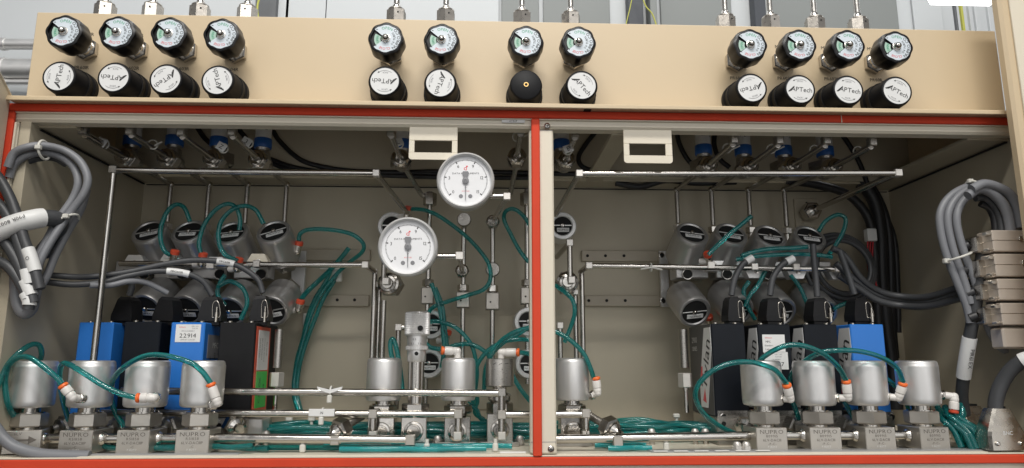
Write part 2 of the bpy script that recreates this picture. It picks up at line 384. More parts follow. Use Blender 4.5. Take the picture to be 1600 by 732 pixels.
b = MB(); b.box((92, 14, 119), (39.5, 30, 511), 'lite', 2.5)
for y in (204, 691): q = P(855, y, -1); b.box((92, -1.05, q.z), (38, .5, .8), 'inkg', .1)
part(b, 'centre_post', 'pale cream post between the two openings')
post = [o for o in bpy.data.objects if o.name.startswith('centre_post')][0]
for x, y in ((855, 197), (861, 702)):
    q = P(x, y, -2); b = MB(); b.T = Matrix.Translation(q) @ FRONT
    b.lathe([(5, -1), (5, .4), (3.4, 1.8), (.01, 2.1)], 'steel', 20, c1=False)
    for t in (0, 1): b.box((0, 0, 1.9), (5.4, 1.1, .8) if t else (1.1, 5.4, .8), 'hole', .1)
    b.build('screw', post)
for x0, x1, y0, ym, y1, wx0, wx1, wy0, wy1, lb in ((639.5, 715, 187, 216, 250.5, 648, 706, 220, 239.5, 'latch tab hanging above the left gauge'), (974, 1049.5, 191, 221, 256, 983, 1040, 225, 244, 'latch tab hanging in the right opening')):
    b = MB(); Y = 6
    a = P(x0, y0, Y); c_ = P(x1, y1, Y); wa = P(wx0, wy0, Y); wb = P(wx1, wy1, Y); t = 3
    ax, cx = P(x0, ym, Y).x, P(x1, ym, Y).x; zt, zb = 380, c_.z
    b.box(((ax + cx) / 2, Y, (zt + wa.z) / 2), (cx - ax, t, zt - wa.z), 'lite', .8)
    b.box(((ax + wa.x) / 2, Y, (wa.z + wb.z) / 2), (wa.x - ax, t, wa.z - wb.z), 'lite', .5); b.box(((cx + wb.x) / 2, Y, (wa.z + wb.z) / 2), (cx - wb.x, t, wa.z - wb.z), 'lite', .5)
    rr = 5; pts = []
    for yy in (-t / 2, t / 2):
        pts += [(ax, Y + yy, wb.z), (cx, Y + yy, wb.z)]
        for k in range(5):
            an = k / 4 * math.pi / 2
            pts += [(ax + rr - rr * math.cos(an), Y + yy, zb + rr - rr * math.sin(an)), (cx - rr + rr * math.cos(an), Y + yy, zb + rr - rr * math.sin(an))]
    b.hull(pts, 'lite'); part(b, 'latch_tab', lb)
for x0, x1, y0, y1, t_, lb in ((784, 820, 187.5, 192.5, 'CS7', 'small white sticker on the top frame beside the post'), (781, 822, 706, 714.5, '. -', 'white sticker low in front of the post foot')):
    b = MB(); a = P(x0, y0, -1.5 if y0 < 300 else 22); c_ = P(x1, y1, -1.5 if y0 < 300 else 22); b.box(((a.x + c_.x) / 2, a.y, (a.z + c_.z) / 2), (c_.x - a.x, 1, a.z - c_.z), 'label', .3)
    b.text(t_, 4, 'ink', Matrix.Translation(((a.x + c_.x) / 2, a.y - .6, (a.z + c_.z) / 2)) @ FRONT, sx=2); part(b, 'sticker', lb)
# holes and mounting rails on the back wall
for i, (x0, x1, y0, y1, hs) in enumerate(((457, 578, 389.5, 407.5, []), (472, 576, 461, 479, [(527, 469), (554, 469)]), (909, 1031, 391.5, 409, [(918, 400), (946, 400), (975, 400)]), (914, 1032, 462, 479, [(920, 470), (948, 470), (977, 470)]))):
    b = MB(); a = P(x0, y0, 372); c_ = P(x1, y1, 372); b.box(((a.x + c_.x) / 2, 376, (a.z + c_.z) / 2), (c_.x - a.x, 9, a.z - c_.z), 'rail', 1)
    for hx, hy in hs: q = P(hx, hy, 371); b.lathe([(3.2, 0), (3.2, .8)], 'hole', 12, Matrix.Translation(q) @ FRONT)
    part(b, 'mounting_rail')
b = MB(); a = P(698, 493, 379); c_ = P(809, 640, 379); b.box(((a.x + c_.x) / 2, 380, (a.z + c_.z) / 2), (c_.x - a.x, 3, a.z - c_.z), 'inside', 1); part(b, 'cover_plate', 'flat cover plate low on the back wall')
b = MB(); a = P(1240, 311, 379); c_ = P(1281, 356, 379); b.box(((a.x + c_.x) / 2, 380, (a.z + c_.z) / 2), (c_.x - a.x, 4, a.z - c_.z), 'inside', 1.4)
for hx, hy in ((1260, 317),): q = P(hx, hy, 377); b.lathe([(2, 0), (2, .8)], 'hole', 10, Matrix.Translation(q) @ FRONT)
part(b, 'cover_plate', 'small square plate behind the tube nut at upper right')
# printed names on the panel
b = MB()
def silk(t_, x, y, al, sz=8.2): b.text(t_, sz, 'ink', Matrix.Translation(P(x, y, 29.6)) @ FRONT, al, zoff=.1)
for i, (x, y) in enumerate(((139, 106), (217.5, 107), (295.5, 108), (372.5, 109))): silk('PR60%dR' % (i + 1), x, y, 'r')
for i, (x, y) in enumerate(((147, 54), (224.5, 55.5), (302, 57), (377, 58))): silk('MV60%dR' % (i + 1), x, y, 'r')
for i, (x, y) in enumerate(((1141, 122), (1215, 122.5), (1288, 123.5), (1359.5, 125))): silk('PR60%dL' % (4 - i), x, y, 'l')
for i, (x, y) in enumerate(((1143, 72), (1211, 73), (1283, 75), (1355, 76.5))): silk('MV60%dL' % (4 - i), x, y, 'l')
part(b, 'printed_lettering', 'small black printed codes beside the knobs')
# doors
door = thing('cabinet_door', 'cream open cabinet door at the right edge, cut by the frame', 'door', (950, -60, 100))
b = MB(); e0 = P(1574, 200, -40).x; b.box((e0 + 75, -48, 190), (150, 20, 900), 'cream', 6); b.box((e0 + 150, -110, 190), (24, 110, 900), 'cream', 5); b.build('door_panel', door)
b = MB(); b.box((e0 + 75, -60, 190), (120, 4, 840), 'lite', 1.5); b.build('inner_panel', door)
door = thing('cabinet_door', 'open cabinet door at the left edge with its sloping top', 'door', (-800, -40, 100))
p0, p1, p2, p3 = P(17, 148, -12), P(-2, 110, -60), P(-60, 140, -160), P(12, 176, -12)
b = MB(); pts = []
for q in (p0, p1, p2): pts += [q, q + Vector((-9, 3, 0))]
for q in (p0, p1, p2): r_ = Vector((q.x, q.y, -120)); pts += [r_, r_ + Vector((-9, 3, 0))]
b.hull(pts, 'lite'); b.build('door_panel', door)
b = MB(); b.sweep([p0 + Vector((0, -1, -2)), p1 + Vector((0, -1, -2))], 2.4, 'lite', 8); b.build('edge_trim', door)
# bundled things standing on the floor strip
b = MB(); a = P(30, 704, 24); c_ = P(375, 703, 24); b.box(((a.x + c_.x) / 2, 26, ZF + 2), (c_.x - a.x, 16, 5), 'greyp', 1)
single(b, 'floor_strip', 'flat grey metal strip under the front left valve blocks', 'metal strip')
b = MB(); a = P(1015, 706, 30); c_ = P(1560, 702, 30); b.box(((a.x + c_.x) / 2, 30, ZF + 2), (c_.x - a.x, 26, 5), 'greyp', 1)
for i in range(6): b.box((a.x + 14 + i * 32, 18, ZF + 5), (22, 6, 1.2), 'label', .3)
single(b, 'floor_strip', 'flat grey metal strip under the front right valve blocks', 'metal strip')

# ================================================================== knobs, regulators and fittings of the top panel
def kn_prof(r0, r1, z0, z1): return [(r0 - 2, z0), (r0, z0 + 2), (r1, z1 - 3), (r1 - 2.5, z1)]
def make_valve_knob():
    t = thing('rotary_valve', 'x', 'valve', (0, 0, 0), 'black valve knobs along the top panel')
    b = MB(); b.T = FRONT
    b.hexn((0, 0, 0), (0, 0, 11), 23, 'steel', x=(0, 1, 0)); b.lathe([(17, 11), (17, 17), (14, 19), (14, 26), (16, 27), (16, 35)], 'steel', 28); b.build('mounting_nut', t)
    b = MB(); b.T = FRONT
    fl = lambda a: 1 + .022 * math.cos(8 * a + .3) * (1 if math.cos(8 * a + .3) > 0 else 1.5)
    b.lathe([(25, 33), (30, 36), (32, 42), (31.8, 62), (30.5, 67), (27.6, 68.5), (26.4, 68.5), (26.2, 66)], 'black', 96, rf=fl, c1=False)
    b.build('knob', t)
    b = MB(); b.T = FRONT; n = 40; a0, a1 = R(-142), R(140); pts = [(0, 0, 67.6)]
    ring = [(26.3 * math.cos(a0 + (a1 - a0) * i / n), 26.3 * math.sin(a0 + (a1 - a0) * i / n), 67.6) for i in range(n + 1)]
    b.add([(0, 0, 67.6)] + ring, [(0, i, i + 1) for i in range(1, n + 1)], 'dial')
    X = Matrix.Translation((0, 0, 67.6))
    b.arctext('OPEN', 7.4, 'green', 20, R(84), X, gap=.16); b.arctext('CLOSE', 6.6, 'redink', 20, R(-95), X, gap=.12)
    b.arctext('NUPRO CO', 8.2, 'ink', 22.6, R(-4), X, inward=True, gap=.1); b.arctext('1/4 TURN', 5.8, 'ink', 15.4, R(-2), X, inward=True, gap=.12)
    b.box((-16, 17, 67.9), (3, .9, .3), 'ink', .05, ); b.box((-17, -14, 67.9), (.9, 3, .3), 'ink', .05)
    b.build('dial', t)
    b = MB(); b.T = FRONT; n = 14; a0, a1 = R(140), R(218)
    def fan(r0, r1, z, k):
        v = []
        for i in range(n + 1): a = a0 + (a1 - a0) * i / n; v += [(r0 * math.cos(a), r0 * math.sin(a), z), (r1 * math.cos(a), r1 * math.sin(a), z)]
        b.add(v, [(2 * i, 2 * i + 1, 2 * i + 3, 2 * i + 2) for i in range(n)], k)
    fan(.5, 26.3, 64.6, 'black'); a0, a1 = R(152), R(214); fan(10, 21, 65.4, 'mint')
    b.arctext('OPEN', 5.6, 'green', 15.5, R(183), Matrix.Translation((0, 0, 65.5)), gap=.1, inward=False); b.build('indicator_window', t)
    b = MB(); b.T = FRONT; b.lathe([(8, 66), (8, 68.6), (6.5, 69), (6.5, 72), (5, 75), (2.5, 76.6), (.01, 77)], 'steel', 24, c1=False); b.build('stem_cap', t)
    return t
kpx = [(100, 50), (183, 51.5), (264, 53), (346, 55), (603, 61), (690, 63), (822, 66), (904, 67), (1172, 71), (1249, 71.5), (1325, 72), (1400, 74)]
kl = ['%s black valve knob of the left group of four' % q for q in ('leftmost', 'second from left', 'third from left', 'rightmost')] + \
     ['black valve knob over the first of the four middle regulators', 'black valve knob over the second of the four middle regulators', 'black valve knob above the regulator that has no label', 'rightmost black valve knob of the middle four, right of the unlabelled regulator'] + \
     ['%s black valve knob of the right group of four' % q for q in ('leftmost', 'second from left', 'third from left', 'rightmost')]
k0 = make_valve_knob()
for i, (x, y) in enumerate(kpx):
    o = k0 if i == 0 else dup(k0); o['label'] = kl[i]
    q = P(x, y, 30 - 66); place(o, (q.x, 30, q.z)); o.scale = (.9, 1, .9)
def make_regulator(lab=True):
    t = thing('pressure_regulator', 'x', 'regulator', (0, 0, 0), 'black round regulator knobs in the lower row of the panel')
    b = MB(); b.T = FRONT
    b.lathe([(37, 0), (37, 9), (35.6, 10.5), (34.2, 12), (34.2, 15), (35, 16.5), (35, 24)], 'blackm', 48); b.build('base', t)
    b = MB(); b.T = FRONT
    b.lathe([(33.4, 24), (33.4, 27), (32.6, 28), (31.6, 54), (30.6, 57.5), (28.4, 59)] + ([(27.4, 59), (27.2, 57.8)] if lab else [(1, 59.2)]), 'blackm', 64, rf=lambda a: 1 + .006 * math.cos(60 * a), c1=False); b.build('knob', t)
    if lab:
        b = MB(); b.T = FRONT; b.lathe([(27.2, 57.2), (27.2, 58.2)], 'label', 48); X = Matrix.Translation((0, 0, 58.2))
        b.text('APTech', 13.5, 'ink', X @ Matrix.Translation((3, 0, 0)), gap=.06)
        b.hull([(-24, -6.5, 58.3), (-12, 6.5, 58.3), (-11, 4, 58.3), (-20, -6.5, 58.3), (-24, -6.5, 58.5), (-12, 6.5, 58.5), (-11, 4, 58.5), (-20, -6.5, 58.5)], 'ink')
        b.arctext('DECR', 4.6, 'inkg', 17.6, R(92), X); b.arctext('INCR', 4.6, 'inkg', 17.6, R(-90), X, inward=True)
        for s_ in (1, -1):
            b.torus((0, 0, 58.3), 21.6, .35, 'inkg', n=16, m=5, a0=R(55) if s_ > 0 else R(235), a1=R(120) if s_ > 0 else R(300))
            a = R(122) if s_ > 0 else R(302); c_ = Vector((21.6 * math.cos(a), 21.6 * math.sin(a), 58.3)); tn = Vector((-math.sin(a), math.cos(a), 0)); nn = Vector((math.cos(a), math.sin(a), 0))
            b.poly([c_ + tn * 4 + Vector((0, 0, .3)), c_ + nn * 1.6 + Vector((0, 0, .3)), c_ - nn * 1.6 + Vector((0, 0, .3))][:: (1)], 'ink')
        b.build('front_label', t)
    else:
        b = MB(); b.T = FRONT; b.lathe([(4.6, 59), (4.6, 60.2), (3, 60.2), (2.6, 59.4)], 'brass', 20, c1=False); b.lathe([(2.4, 59.2), (2.4, 59.6)], 'hole', 14); b.build('brass_insert', t)
    return t
rpx = [(92, 120, 85), (178, 121.5, 176), (259, 124, 220), (340, 126, 108), (601, 127, 178), (688, 130, 253), (822, 133, None), (909, 134, -49), (1174.5, 138, 196), (1250, 140, -5), (1325.5, 141, -9), (1401.5, 142.5, -30)]
rw = ['leftmost regulator, its lettering running straight up', 'regulator in the left four with upside-down lettering', 'regulator in the left four with lettering slanting down to the left', 'rightmost regulator of the left four, lettering leaning upwards',
      'regulator in the middle four with upside-down lettering', 'regulator in the middle four with lettering running downwards', 'plain black regulator with a small brass hole instead of a white label', 'rightmost regulator of the middle four, lettering slanting down right',
      'leftmost regulator of the right four, lettering upside down', 'second regulator of the right four, lettering level', 'third regulator of the right four, lettering nearly level', 'rightmost regulator, its lettering slanting down to the right']
r0 = make_regulator(); rn = make_regulator(False)
for i, (x, y, a) in enumerate(rpx):
    o = rn if a is None else (r0 if i == 0 else dup(r0)); o['label'] = rw[i]
    q = P(x, y, 30 - 58); place(o, (q.x, 30, q.z)); o.scale = (.83, 1, .83)
    if a is not None:
        for ch in o.children if i == 0 else [c_ for c_ in bpy.data.objects if c_.parent == o]:
            if ch.name.startswith('front_label'): ch.rotation_euler = (0, -R(a), 0)
def make_top_fitting():
    t = thing('tube_fitting', 'x', 'fitting', (0, 0, 0), 'steel fittings standing on top of the cabinet')
    b = MB(); b.hexn((0, 0, -6), (0, 0, 24), 17.5, 'pale2', ch=1.6, x=(1, .35, 0)); b.lathe([(14.6, 24), (14.6, 26), (8, 29)], 'pale2', 28); b.lathe([(1.6, 0), (1.6, .6)], 'hole', 10, Matrix.Translation((3.6, -15.0, 15)) @ FRONT); b.build('nut', t)
    b = MB(); b.cyl((0, 0, 28), (0, 0, 150), 5.2, 'steel', 20); b.lathe([(7, 29), (7, 34), (5.2, 37)], 'steel', 20, c0=False, c1=False); b.build('tube', t)
    return t
tpx = [(164, 24), (238, 25), (312, 26), (386, 27.5), (619, 33.5), (696.5, 35), (815.5, 38), (892, 39), (1134, 42), (1204.5, 43.5), (1273.5, 45), (1341.5, 46.5)]
tl = ['steel hex fitting with tube, %s of the four above the left knobs' % q for q in ('leftmost', 'second from left', 'third from left', 'rightmost')] + \
     ['steel hex fitting above the first middle valve knob', 'steel hex fitting above the second middle valve knob', 'steel hex fitting above the knob over the unlabelled regulator', 'steel hex fitting above the rightmost middle valve knob'] + \
     ['steel hex fitting with thin tube, %s of the four above the right knobs' % q for q in ('leftmost', 'second from left', 'third from left', 'rightmost')]
t0 = make_top_fitting()
for i, (x, y) in enumerate(tpx):
    o = t0 if i == 0 else dup(t0); o['label'] = tl[i]; q = P(x, y, 62); place(o, (q.x, 62, 588), Matrix.Rotation(R([8, -6, 12, -10, 4, 9][i % 6]), 4, 'Z'))

# ================================================================== fittings under the regulators, seen through the ceiling
def make_gland():
    """regulator outlet tube running back to a gland nut and elbow, along +Y"""
    t = thing('gland_fitting', 'x', 'fitting', (0, 0, 0), 'gland nuts behind the ceiling opening')
    Bk = frame((0, 1, 0), (1, 0, 0))
    b = MB(); b.T = Bk; b.hexn((0, 0, 6), (0, 0, 30), 19, 'steel', ch=2.5); b.lathe([(14, 0), (17, 3), (17, 6)], 'steel', 28); b.lathe([(13, -6), (13, 0)], 'steel', 28); b.lathe([(15, 30), (16, 34), (16, 46), (12, 50)], 'steel2', 28); b.build('nut', t)
    b = MB(); b.T = Bk; b.lathe([(5.4, -124), (5.4, -30), (6.5, -12), (8.5, -6)], 'steel', 20); b.build('inlet_tube', t)
    b = MB(); b.box((0, -128, 6), (14, 14, 16), 'steel2', 2); b.cyl((0, -128, 12), (0, -128, 70), 7, 'steel2', 20); b.build('elbow_block', t)
    return t
gpx = [(192, 245), (258, 245), (330, 247), (401, 247), (625, 246), (808, 243), (885, 248), (1109, 257), (1173, 258), (1240, 258), (1305, 260)]
gl = ['%s gland nut of the left four under the ceiling' % q for q in ('leftmost', 'second', 'third', 'rightmost')] + ['gland nut left of the latch tab above the gauges', 'gland nut just left of the centre post under the ceiling', 'gland nut just right of the centre post under the ceiling'] + \
     ['%s gland nut of the right four under the ceiling' % q for q in ('leftmost', 'second', 'third', 'rightmost')]
g0 = make_gland()
for i, (x, y) in enumerate(gpx):
    o = g0 if i == 0 else dup(g0); o['label'] = gl[i]; q = P(x, y, 170); place(o, (q.x, 170, q.z), Matrix.Rotation(0.0 if i in (4, 6) else 0, 4, 'Z'))
def make_transducer():
    t = thing('pressure_transducer', 'x', 'sensor', (0, 0, 0), 'blue banded pressure transducers hanging under the regulators')
    b = MB(); b.lathe([(15, 8), (15, 90)], 'label', 28)
    for j, tx in enumerate(('ZA 601', 'SERIES', 'MODEL')):
        b.text(tx, 7, 'ink', Matrix.Rotation(R(-32 + j * 28), 4, 'Z') @ Matrix.Translation((0, -15, 34)) @ FRONT @ Matrix.Rotation(R(90), 4, 'Z'))
    b.build('labelled_body', t)
    b = MB(); b.lathe([(15.8, -11), (16.6, -10), (16.6, 7), (15.8, 8)], 'blueb', 28); b.build('blue_band', t)
    b = MB(); b.lathe([(12, -16), (13.5, -11)], 'steel2', 24); b.hexn((0, 0, -40), (0, 0, -16), 14, 'steel2'); b.box((0, 16, -30), (26, 30, 24), 'steel2', 2); b.build('socket', t)
    return t
bpx = [(207, 220), (273, 220), (342, 222), (411, 224), (631, 226), (877, 226), (1099, 234), (1161, 235), (1224, 236), (1289, 237)]
bl = ['%s blue banded transducer of the left four' % q for q in ('leftmost', 'second', 'third', 'rightmost')] + ['blue banded transducer left of the latch tab above the gauges', 'blue banded transducer just right of the centre post'] + ['%s blue banded transducer of the right four' % q for q in ('leftmost', 'second', 'third', 'rightmost')]
b0 = make_transducer()
for i, (x, y) in enumerate(bpx):
    o = b0 if i == 0 else dup(b0); o['label'] = bl[i]; q = P(x, y, 225); place(o, q, Matrix.Rotation(R([0, 20, -25, 12, 35][i % 5]), 4, 'Z'))
# white tags hooked round the inlet tubes
tg = [(163, 225, 'T'), (349, 232, 'Z'), (388, 224, '3'), (623, 225, 'L'), (887, 235, 'E'), (808, 214, ''), (239, 226, ''), (1136, 232, ''), (1205, 233, ''), (1272, 234, ''), (1340, 236, '')]
tgl = ['white tag lettered T on the leftmost inlet tube', 'white tag on the third left inlet tube', 'white tag on the fourth left inlet tube', 'white tag on the tube above the left gauge', 'white tag on the tube right of the post', 'nylon loop on the tube left of the post', 'nylon loop on the second left inlet tube',
       'nylon loop on the leftmost of the right inlet tubes', 'nylon loop on the second of the right inlet tubes', 'nylon loop on the third of the right inlet tubes', 'nylon loop on the rightmost inlet tube']
for (x, y, ch), lb in zip(tg, tgl):
    b = MB(); q = P(x, y, 105); b.torus(q, 8, 1.4, 'tie', frame((0, 1, .3)), n=16, m=6)
    if ch: X = Matrix.Translation(q + Vector((0, -9, 0))) @ FRONT @ Matrix.Rotation(R(-30 if x < 600 else 20), 4, 'Z'); b.box((0, 0, 0), (17, 14, 1.4), 'label', .4, X); b.text(ch, 11, 'ink', X, zoff=1)
    else: b.sweep([q + Vector((6, -6, -4)), q + Vector((20, -10, 2))], 1.6, 'tie', 6)
    single(b, 'cable_tie', lb, 'tie', 'tags and loops on the inlet tubes')

# ================================================================== cupped valve, front row
def make_front_valve(txt, mod='6LV-DAC111P', lasts='-C', arrow=False):
    t = thing('diaphragm_valve', 'x', 'valve', (0, 0, 0), 'silver cupped valves along the front edge')
    b = MB(); b.box((0, 0, 17), (50, 56, 34), 'block', 1)
    X = Matrix.Translation((0, -28, 0)) @ FRONT
    if arrow:
        b.box((-3, 20, .3), (26, 3, .4), 'engr', .1, X); b.hull([(8, 14, .1), (8, 26, .1), (19, 20, .1), (8, 14, .5), (8, 26, .5), (19, 20, .5)], 'engr', X); b.text('6LV', 6, 'engr', X @ Matrix.Translation((-6, 29.5, 0))); b.text('B8112', 6, 'engr', X @ Matrix.Translation((0, 8, 0)))
    else: b.text('NUPRO', 8.6, 'engr', X @ Matrix.Translation((0, 28, 0)), gap=.14, sx=1.25)
    if not arrow: b.text(txt, 5.6, 'engr', X @ Matrix.Translation((0, 21.5, 0)), gap=.16, sx=1.1)
    if not arrow: b.text(mod, 5.8, 'engr', X @ Matrix.Translation((0, 15.4, 0)), gap=.12); b.text(lasts, 5, 'engr', X @ Matrix.Translation((0, 9.6, 0)), gap=.2)
    b.text('P 8UT7', 4, 'label', X @ Matrix.Translation((0, 5.2, 0)), gap=.2); b.build('valve_block', t)
    b = MB(); b.lathe([(17, 34), (17, 37), (19, 38)], 'steel', 28); b.build('flange', t)
    b = MB(); b.hexn((0, 0, 38), (0, 0, 58.5), 26, 'block', ch=2, x=(1, .28, 0)); b.lathe([(21, 58), (21, 60)], 'steel', 28); b.build('bonnet_nut', t)
    b = MB(); b.lathe([(15, 59), (15, 68)], 'steel', 28); b.build('neck', t)
    b = MB(); b.lathe([(26, 67), (29.6, 68), (31.6, 71), (32, 78), (32.3, 128), (32.3, 131), (31.7, 132), (31.7, 134), (30.6, 137.3), (27.6, 138.8), (.5, 139.2)], 'alu', 64, c1=False); b.build('actuator_cup', t)
    return t
fx = [(52, 'leftmost silver valve of the front row, its block turned to show an arrow', -20), (143, 'second silver valve of the front left row', 0), (230, 'third silver valve of the front left row', 2), (317, 'fourth silver valve of the front left row', -3),
      (1190, 'first silver valve of the front right row', 0), (1272, 'second silver valve of the front right row', 2), (1353, 'third silver valve of the front right row', -2), (1434, 'rightmost silver valve of the front row, with a numbered block', -4)]
fz = make_front_valve('', arrow=True); fa = make_front_valve('R51858'); fb = make_front_valve('809915', '6LV-DAC111', '-P-C-')
VX = []
for i, (x, lb, rz) in enumerate(fx):
    src = fz if i == 0 else fa if i < 4 else fb
    o = src if i in (0, 1, 4) else dup(src); o['label'] = lb; q = P(x, 600, 60); VX.append(q.x); place(o, (q.x, 60, -136.5), Matrix.Rotation(R(-rz), 4, 'Z'))
# ports on the front row blocks and the manifold tube that joins them
def weldtube(b, a, c, r, k='steel'):
    a = Vector(a); c = Vector(c); d = (c - a).normalized(); b.cyl(a, c, r, k, 20)
    b.lathe([(r + 3.5, 0), (r + 3.5, 1.5), (r + .4, 6)], k, 20, Matrix.Translation(a) @ frame(d)); b.lathe([(r + 3.5, 0), (r + 3.5, 1.5), (r + .4, 6)], k, 20, Matrix.Translation(c) @ frame(-d))
tid = ('between the first and second front left valves', 'between the second and third front left valves', 'between the third and fourth front left valves', None, 'between the first and second front right valves', 'between the second and third front right valves', 'between the third and fourth front right valves')
for i in (0, 1, 2, 4, 5, 6):
    b = MB(); weldtube(b, (VX[i] + 25, 60, -117), (VX[i + 1] - 25, 60, -117), 7.2)
    single(b, 'manifold_tube', 'short polished tube ' + tid[i], 'tube', 'tubes joining the front valve blocks')

# ================================================================== rear and middle cup valves
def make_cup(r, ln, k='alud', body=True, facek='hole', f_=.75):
    """axis = local z, face at z=0, body towards -z"""
    t = thing('pneumatic_valve', 'x', 'valve', (0, 0, 0))
    b = MB(); b.lathe([(f_ * r, -2), ((f_ + .07) * r, 0), (.93 * r, -.4), (r, -4), (r, -9), (r * 1.03, -ln)], k, 48, c0=False, c1=True); b.build('actuator_cup', t)
    b = MB(); b.lathe([(f_ * r, -3), (f_ * r, -2.2)], facek, 40); b.build('face_disc', t)
    b = MB(); b.box((0, 1, -1.4), (1.95 * f_ * r, 2.2, 1.6), 'alu', .4); b.lathe([(4.6, -1), (4.6, 1), (3, 3), (.01, 3.4)], 'steel', 18, Matrix.Translation((0, 1, 0)), c1=False); b.build('cross_bar', t)
    b = MB(); b.box((1, -8.5, -.8), (r * 1.3 * f_, 8.4, 1.6), 'label', .5); b.text('NUPRO', 5.2, 'ink', Matrix.Translation((1, -8.5, 0)), gap=.14, sx=1.2, zoff=.3); b.build('name_plate', t)
    if body:
        b = MB(); b.lathe([(r * .5, -ln - 8), (r * .5, -ln)], 'steel2', 24); b.hexn((0, 0, -ln - 26), (0, 0, -ln - 8), r * .72, 'steel2'); b.build('bonnet_nut', t)
    return t
def tiltm(az, tl, spin=0):
    """face normal points to the viewer, tilted up by tl degrees and sideways by az"""
    n = Vector((math.sin(R(az)), -math.cos(R(tl)), math.sin(R(tl)))); return frame(n, (1, 0, 0)) @ Matrix.Rotation(R(spin), 4, 'Z')
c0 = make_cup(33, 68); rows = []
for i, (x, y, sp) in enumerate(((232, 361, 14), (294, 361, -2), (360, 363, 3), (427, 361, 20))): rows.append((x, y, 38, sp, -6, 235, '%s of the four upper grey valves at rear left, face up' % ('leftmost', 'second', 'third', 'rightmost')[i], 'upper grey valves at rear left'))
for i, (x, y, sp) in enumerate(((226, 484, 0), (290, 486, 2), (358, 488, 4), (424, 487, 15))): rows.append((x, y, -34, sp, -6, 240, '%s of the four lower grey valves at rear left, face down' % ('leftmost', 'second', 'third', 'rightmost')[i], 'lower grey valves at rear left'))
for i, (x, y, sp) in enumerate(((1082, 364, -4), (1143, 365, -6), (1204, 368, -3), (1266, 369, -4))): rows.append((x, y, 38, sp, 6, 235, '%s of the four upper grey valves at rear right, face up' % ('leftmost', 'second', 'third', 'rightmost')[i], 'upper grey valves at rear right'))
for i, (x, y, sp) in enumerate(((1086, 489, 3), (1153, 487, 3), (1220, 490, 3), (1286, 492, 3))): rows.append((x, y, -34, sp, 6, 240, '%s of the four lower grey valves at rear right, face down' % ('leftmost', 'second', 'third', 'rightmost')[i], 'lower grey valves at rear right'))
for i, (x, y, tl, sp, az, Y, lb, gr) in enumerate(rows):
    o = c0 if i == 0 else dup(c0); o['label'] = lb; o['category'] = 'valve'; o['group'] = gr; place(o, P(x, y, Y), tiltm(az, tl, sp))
c1 = make_cup(29, 50, 'bezel', f_=.66)
for i, (x, y, lb) in enumerate(((612, 353, 'round valve face half hidden behind the lower gauge'), (673, 507, 'valve face half hidden by the knurled knob'), (670, 568, 'valve face right of the steel barrel, below another'), (826, 503, 'upper valve face peeking out left of the centre post'), (828, 569, 'lower valve face peeking out left of the centre post'), (879, 353, 'round valve face just right of the centre post, top'))):
    o = c1 if i == 0 else dup(c1); o['label'] = lb; o['category'] = 'valve'; o['group'] = 'valves facing the viewer near the middle'; place(o, P(x, y, 290), tiltm(0, 0, 0))
# manifold brackets between upper and lower rear valves
def slab(name, lb, cat, x0, x1, y0, y1, Y, th, k, group=None, ch=1, holes=()):
    b = MB(); a = P(x0, y0, Y); c_ = P(x1, y1, Y); b.box(((a.x + c_.x) / 2, Y + th / 2, (a.z + c_.z) / 2), (c_.x - a.x, th, a.z - c_.z), k, ch)
    for hx, hy, hr in holes: q = P(hx, hy, Y - .2); b.lathe([(hr + 1.6, 0), (hr, .5)], 'steel', 14, Matrix.Translation(q) @ FRONT, c1=False, c0=False); b.lathe([(hr, -.1), (hr, .3)], 'hole', 14, Matrix.Translation(q) @ FRONT)
    return single(b, name, lb, cat, group)
slab('bracket', 'upright aluminium bracket right of the rear left valves', 'bracket', 457, 474, 392, 481, 360, 8, 'alu', holes=((465, 399, 2.5), (465, 472, 2.5)))
slab('bracket', 'upright aluminium bracket left of the rear right valves', 'bracket', 1030, 1047, 392, 480, 360, 8, 'alu', holes=((1034, 399, 4.5), (1036, 470, 4.5)))
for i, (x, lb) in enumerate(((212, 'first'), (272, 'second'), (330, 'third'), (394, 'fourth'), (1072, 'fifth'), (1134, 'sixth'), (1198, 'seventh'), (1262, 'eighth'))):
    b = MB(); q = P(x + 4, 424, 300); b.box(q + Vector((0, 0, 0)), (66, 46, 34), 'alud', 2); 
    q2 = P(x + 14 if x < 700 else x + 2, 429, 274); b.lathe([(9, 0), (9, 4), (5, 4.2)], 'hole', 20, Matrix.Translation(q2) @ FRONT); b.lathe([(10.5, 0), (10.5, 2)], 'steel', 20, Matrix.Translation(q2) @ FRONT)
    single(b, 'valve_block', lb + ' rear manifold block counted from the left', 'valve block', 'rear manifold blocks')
for i, (x, y, k) in enumerate(((212, 411, 'alu'), (268, 409, 'alu'), (338, 414, 'alu'), (404, 409, 'lite'), (1112, 413, 'alu'), (1178, 424, 'alu'), (1243, 425, 'alu'), (1308, 426, 'alu'))):
    b = MB(); q = P(x, y, 235); w_, hgt = (22, 14); sgn = 1 if i < 4 else -1
    b.hull([q + Vector(p) for p in [(-w_, a, -hgt * sgn * .4) for a in (-6, 16)] + [(w_, a, -hgt * sgn * .4) for a in (-6, 16)] + [(-w_ * .55, a, hgt * sgn) for a in (-6, 16)] + [(w_ * .55, a, hgt * sgn) for a in (-6, 16)]], k)
    b.lathe([(4.5, 0), (4.5, 3), (2, 3.4)], 'steel', 16, Matrix.Translation(q + Vector((2, -6, -1))) @ FRONT)
    single(b, 'tube_clamp', '%s angled clamp on the rear manifold tube' % ('first', 'second', 'third', 'pale fourth', 'fifth', 'sixth', 'seventh', 'eighth')[i], 'clamp', 'angled clamps on the rear manifold tubes')

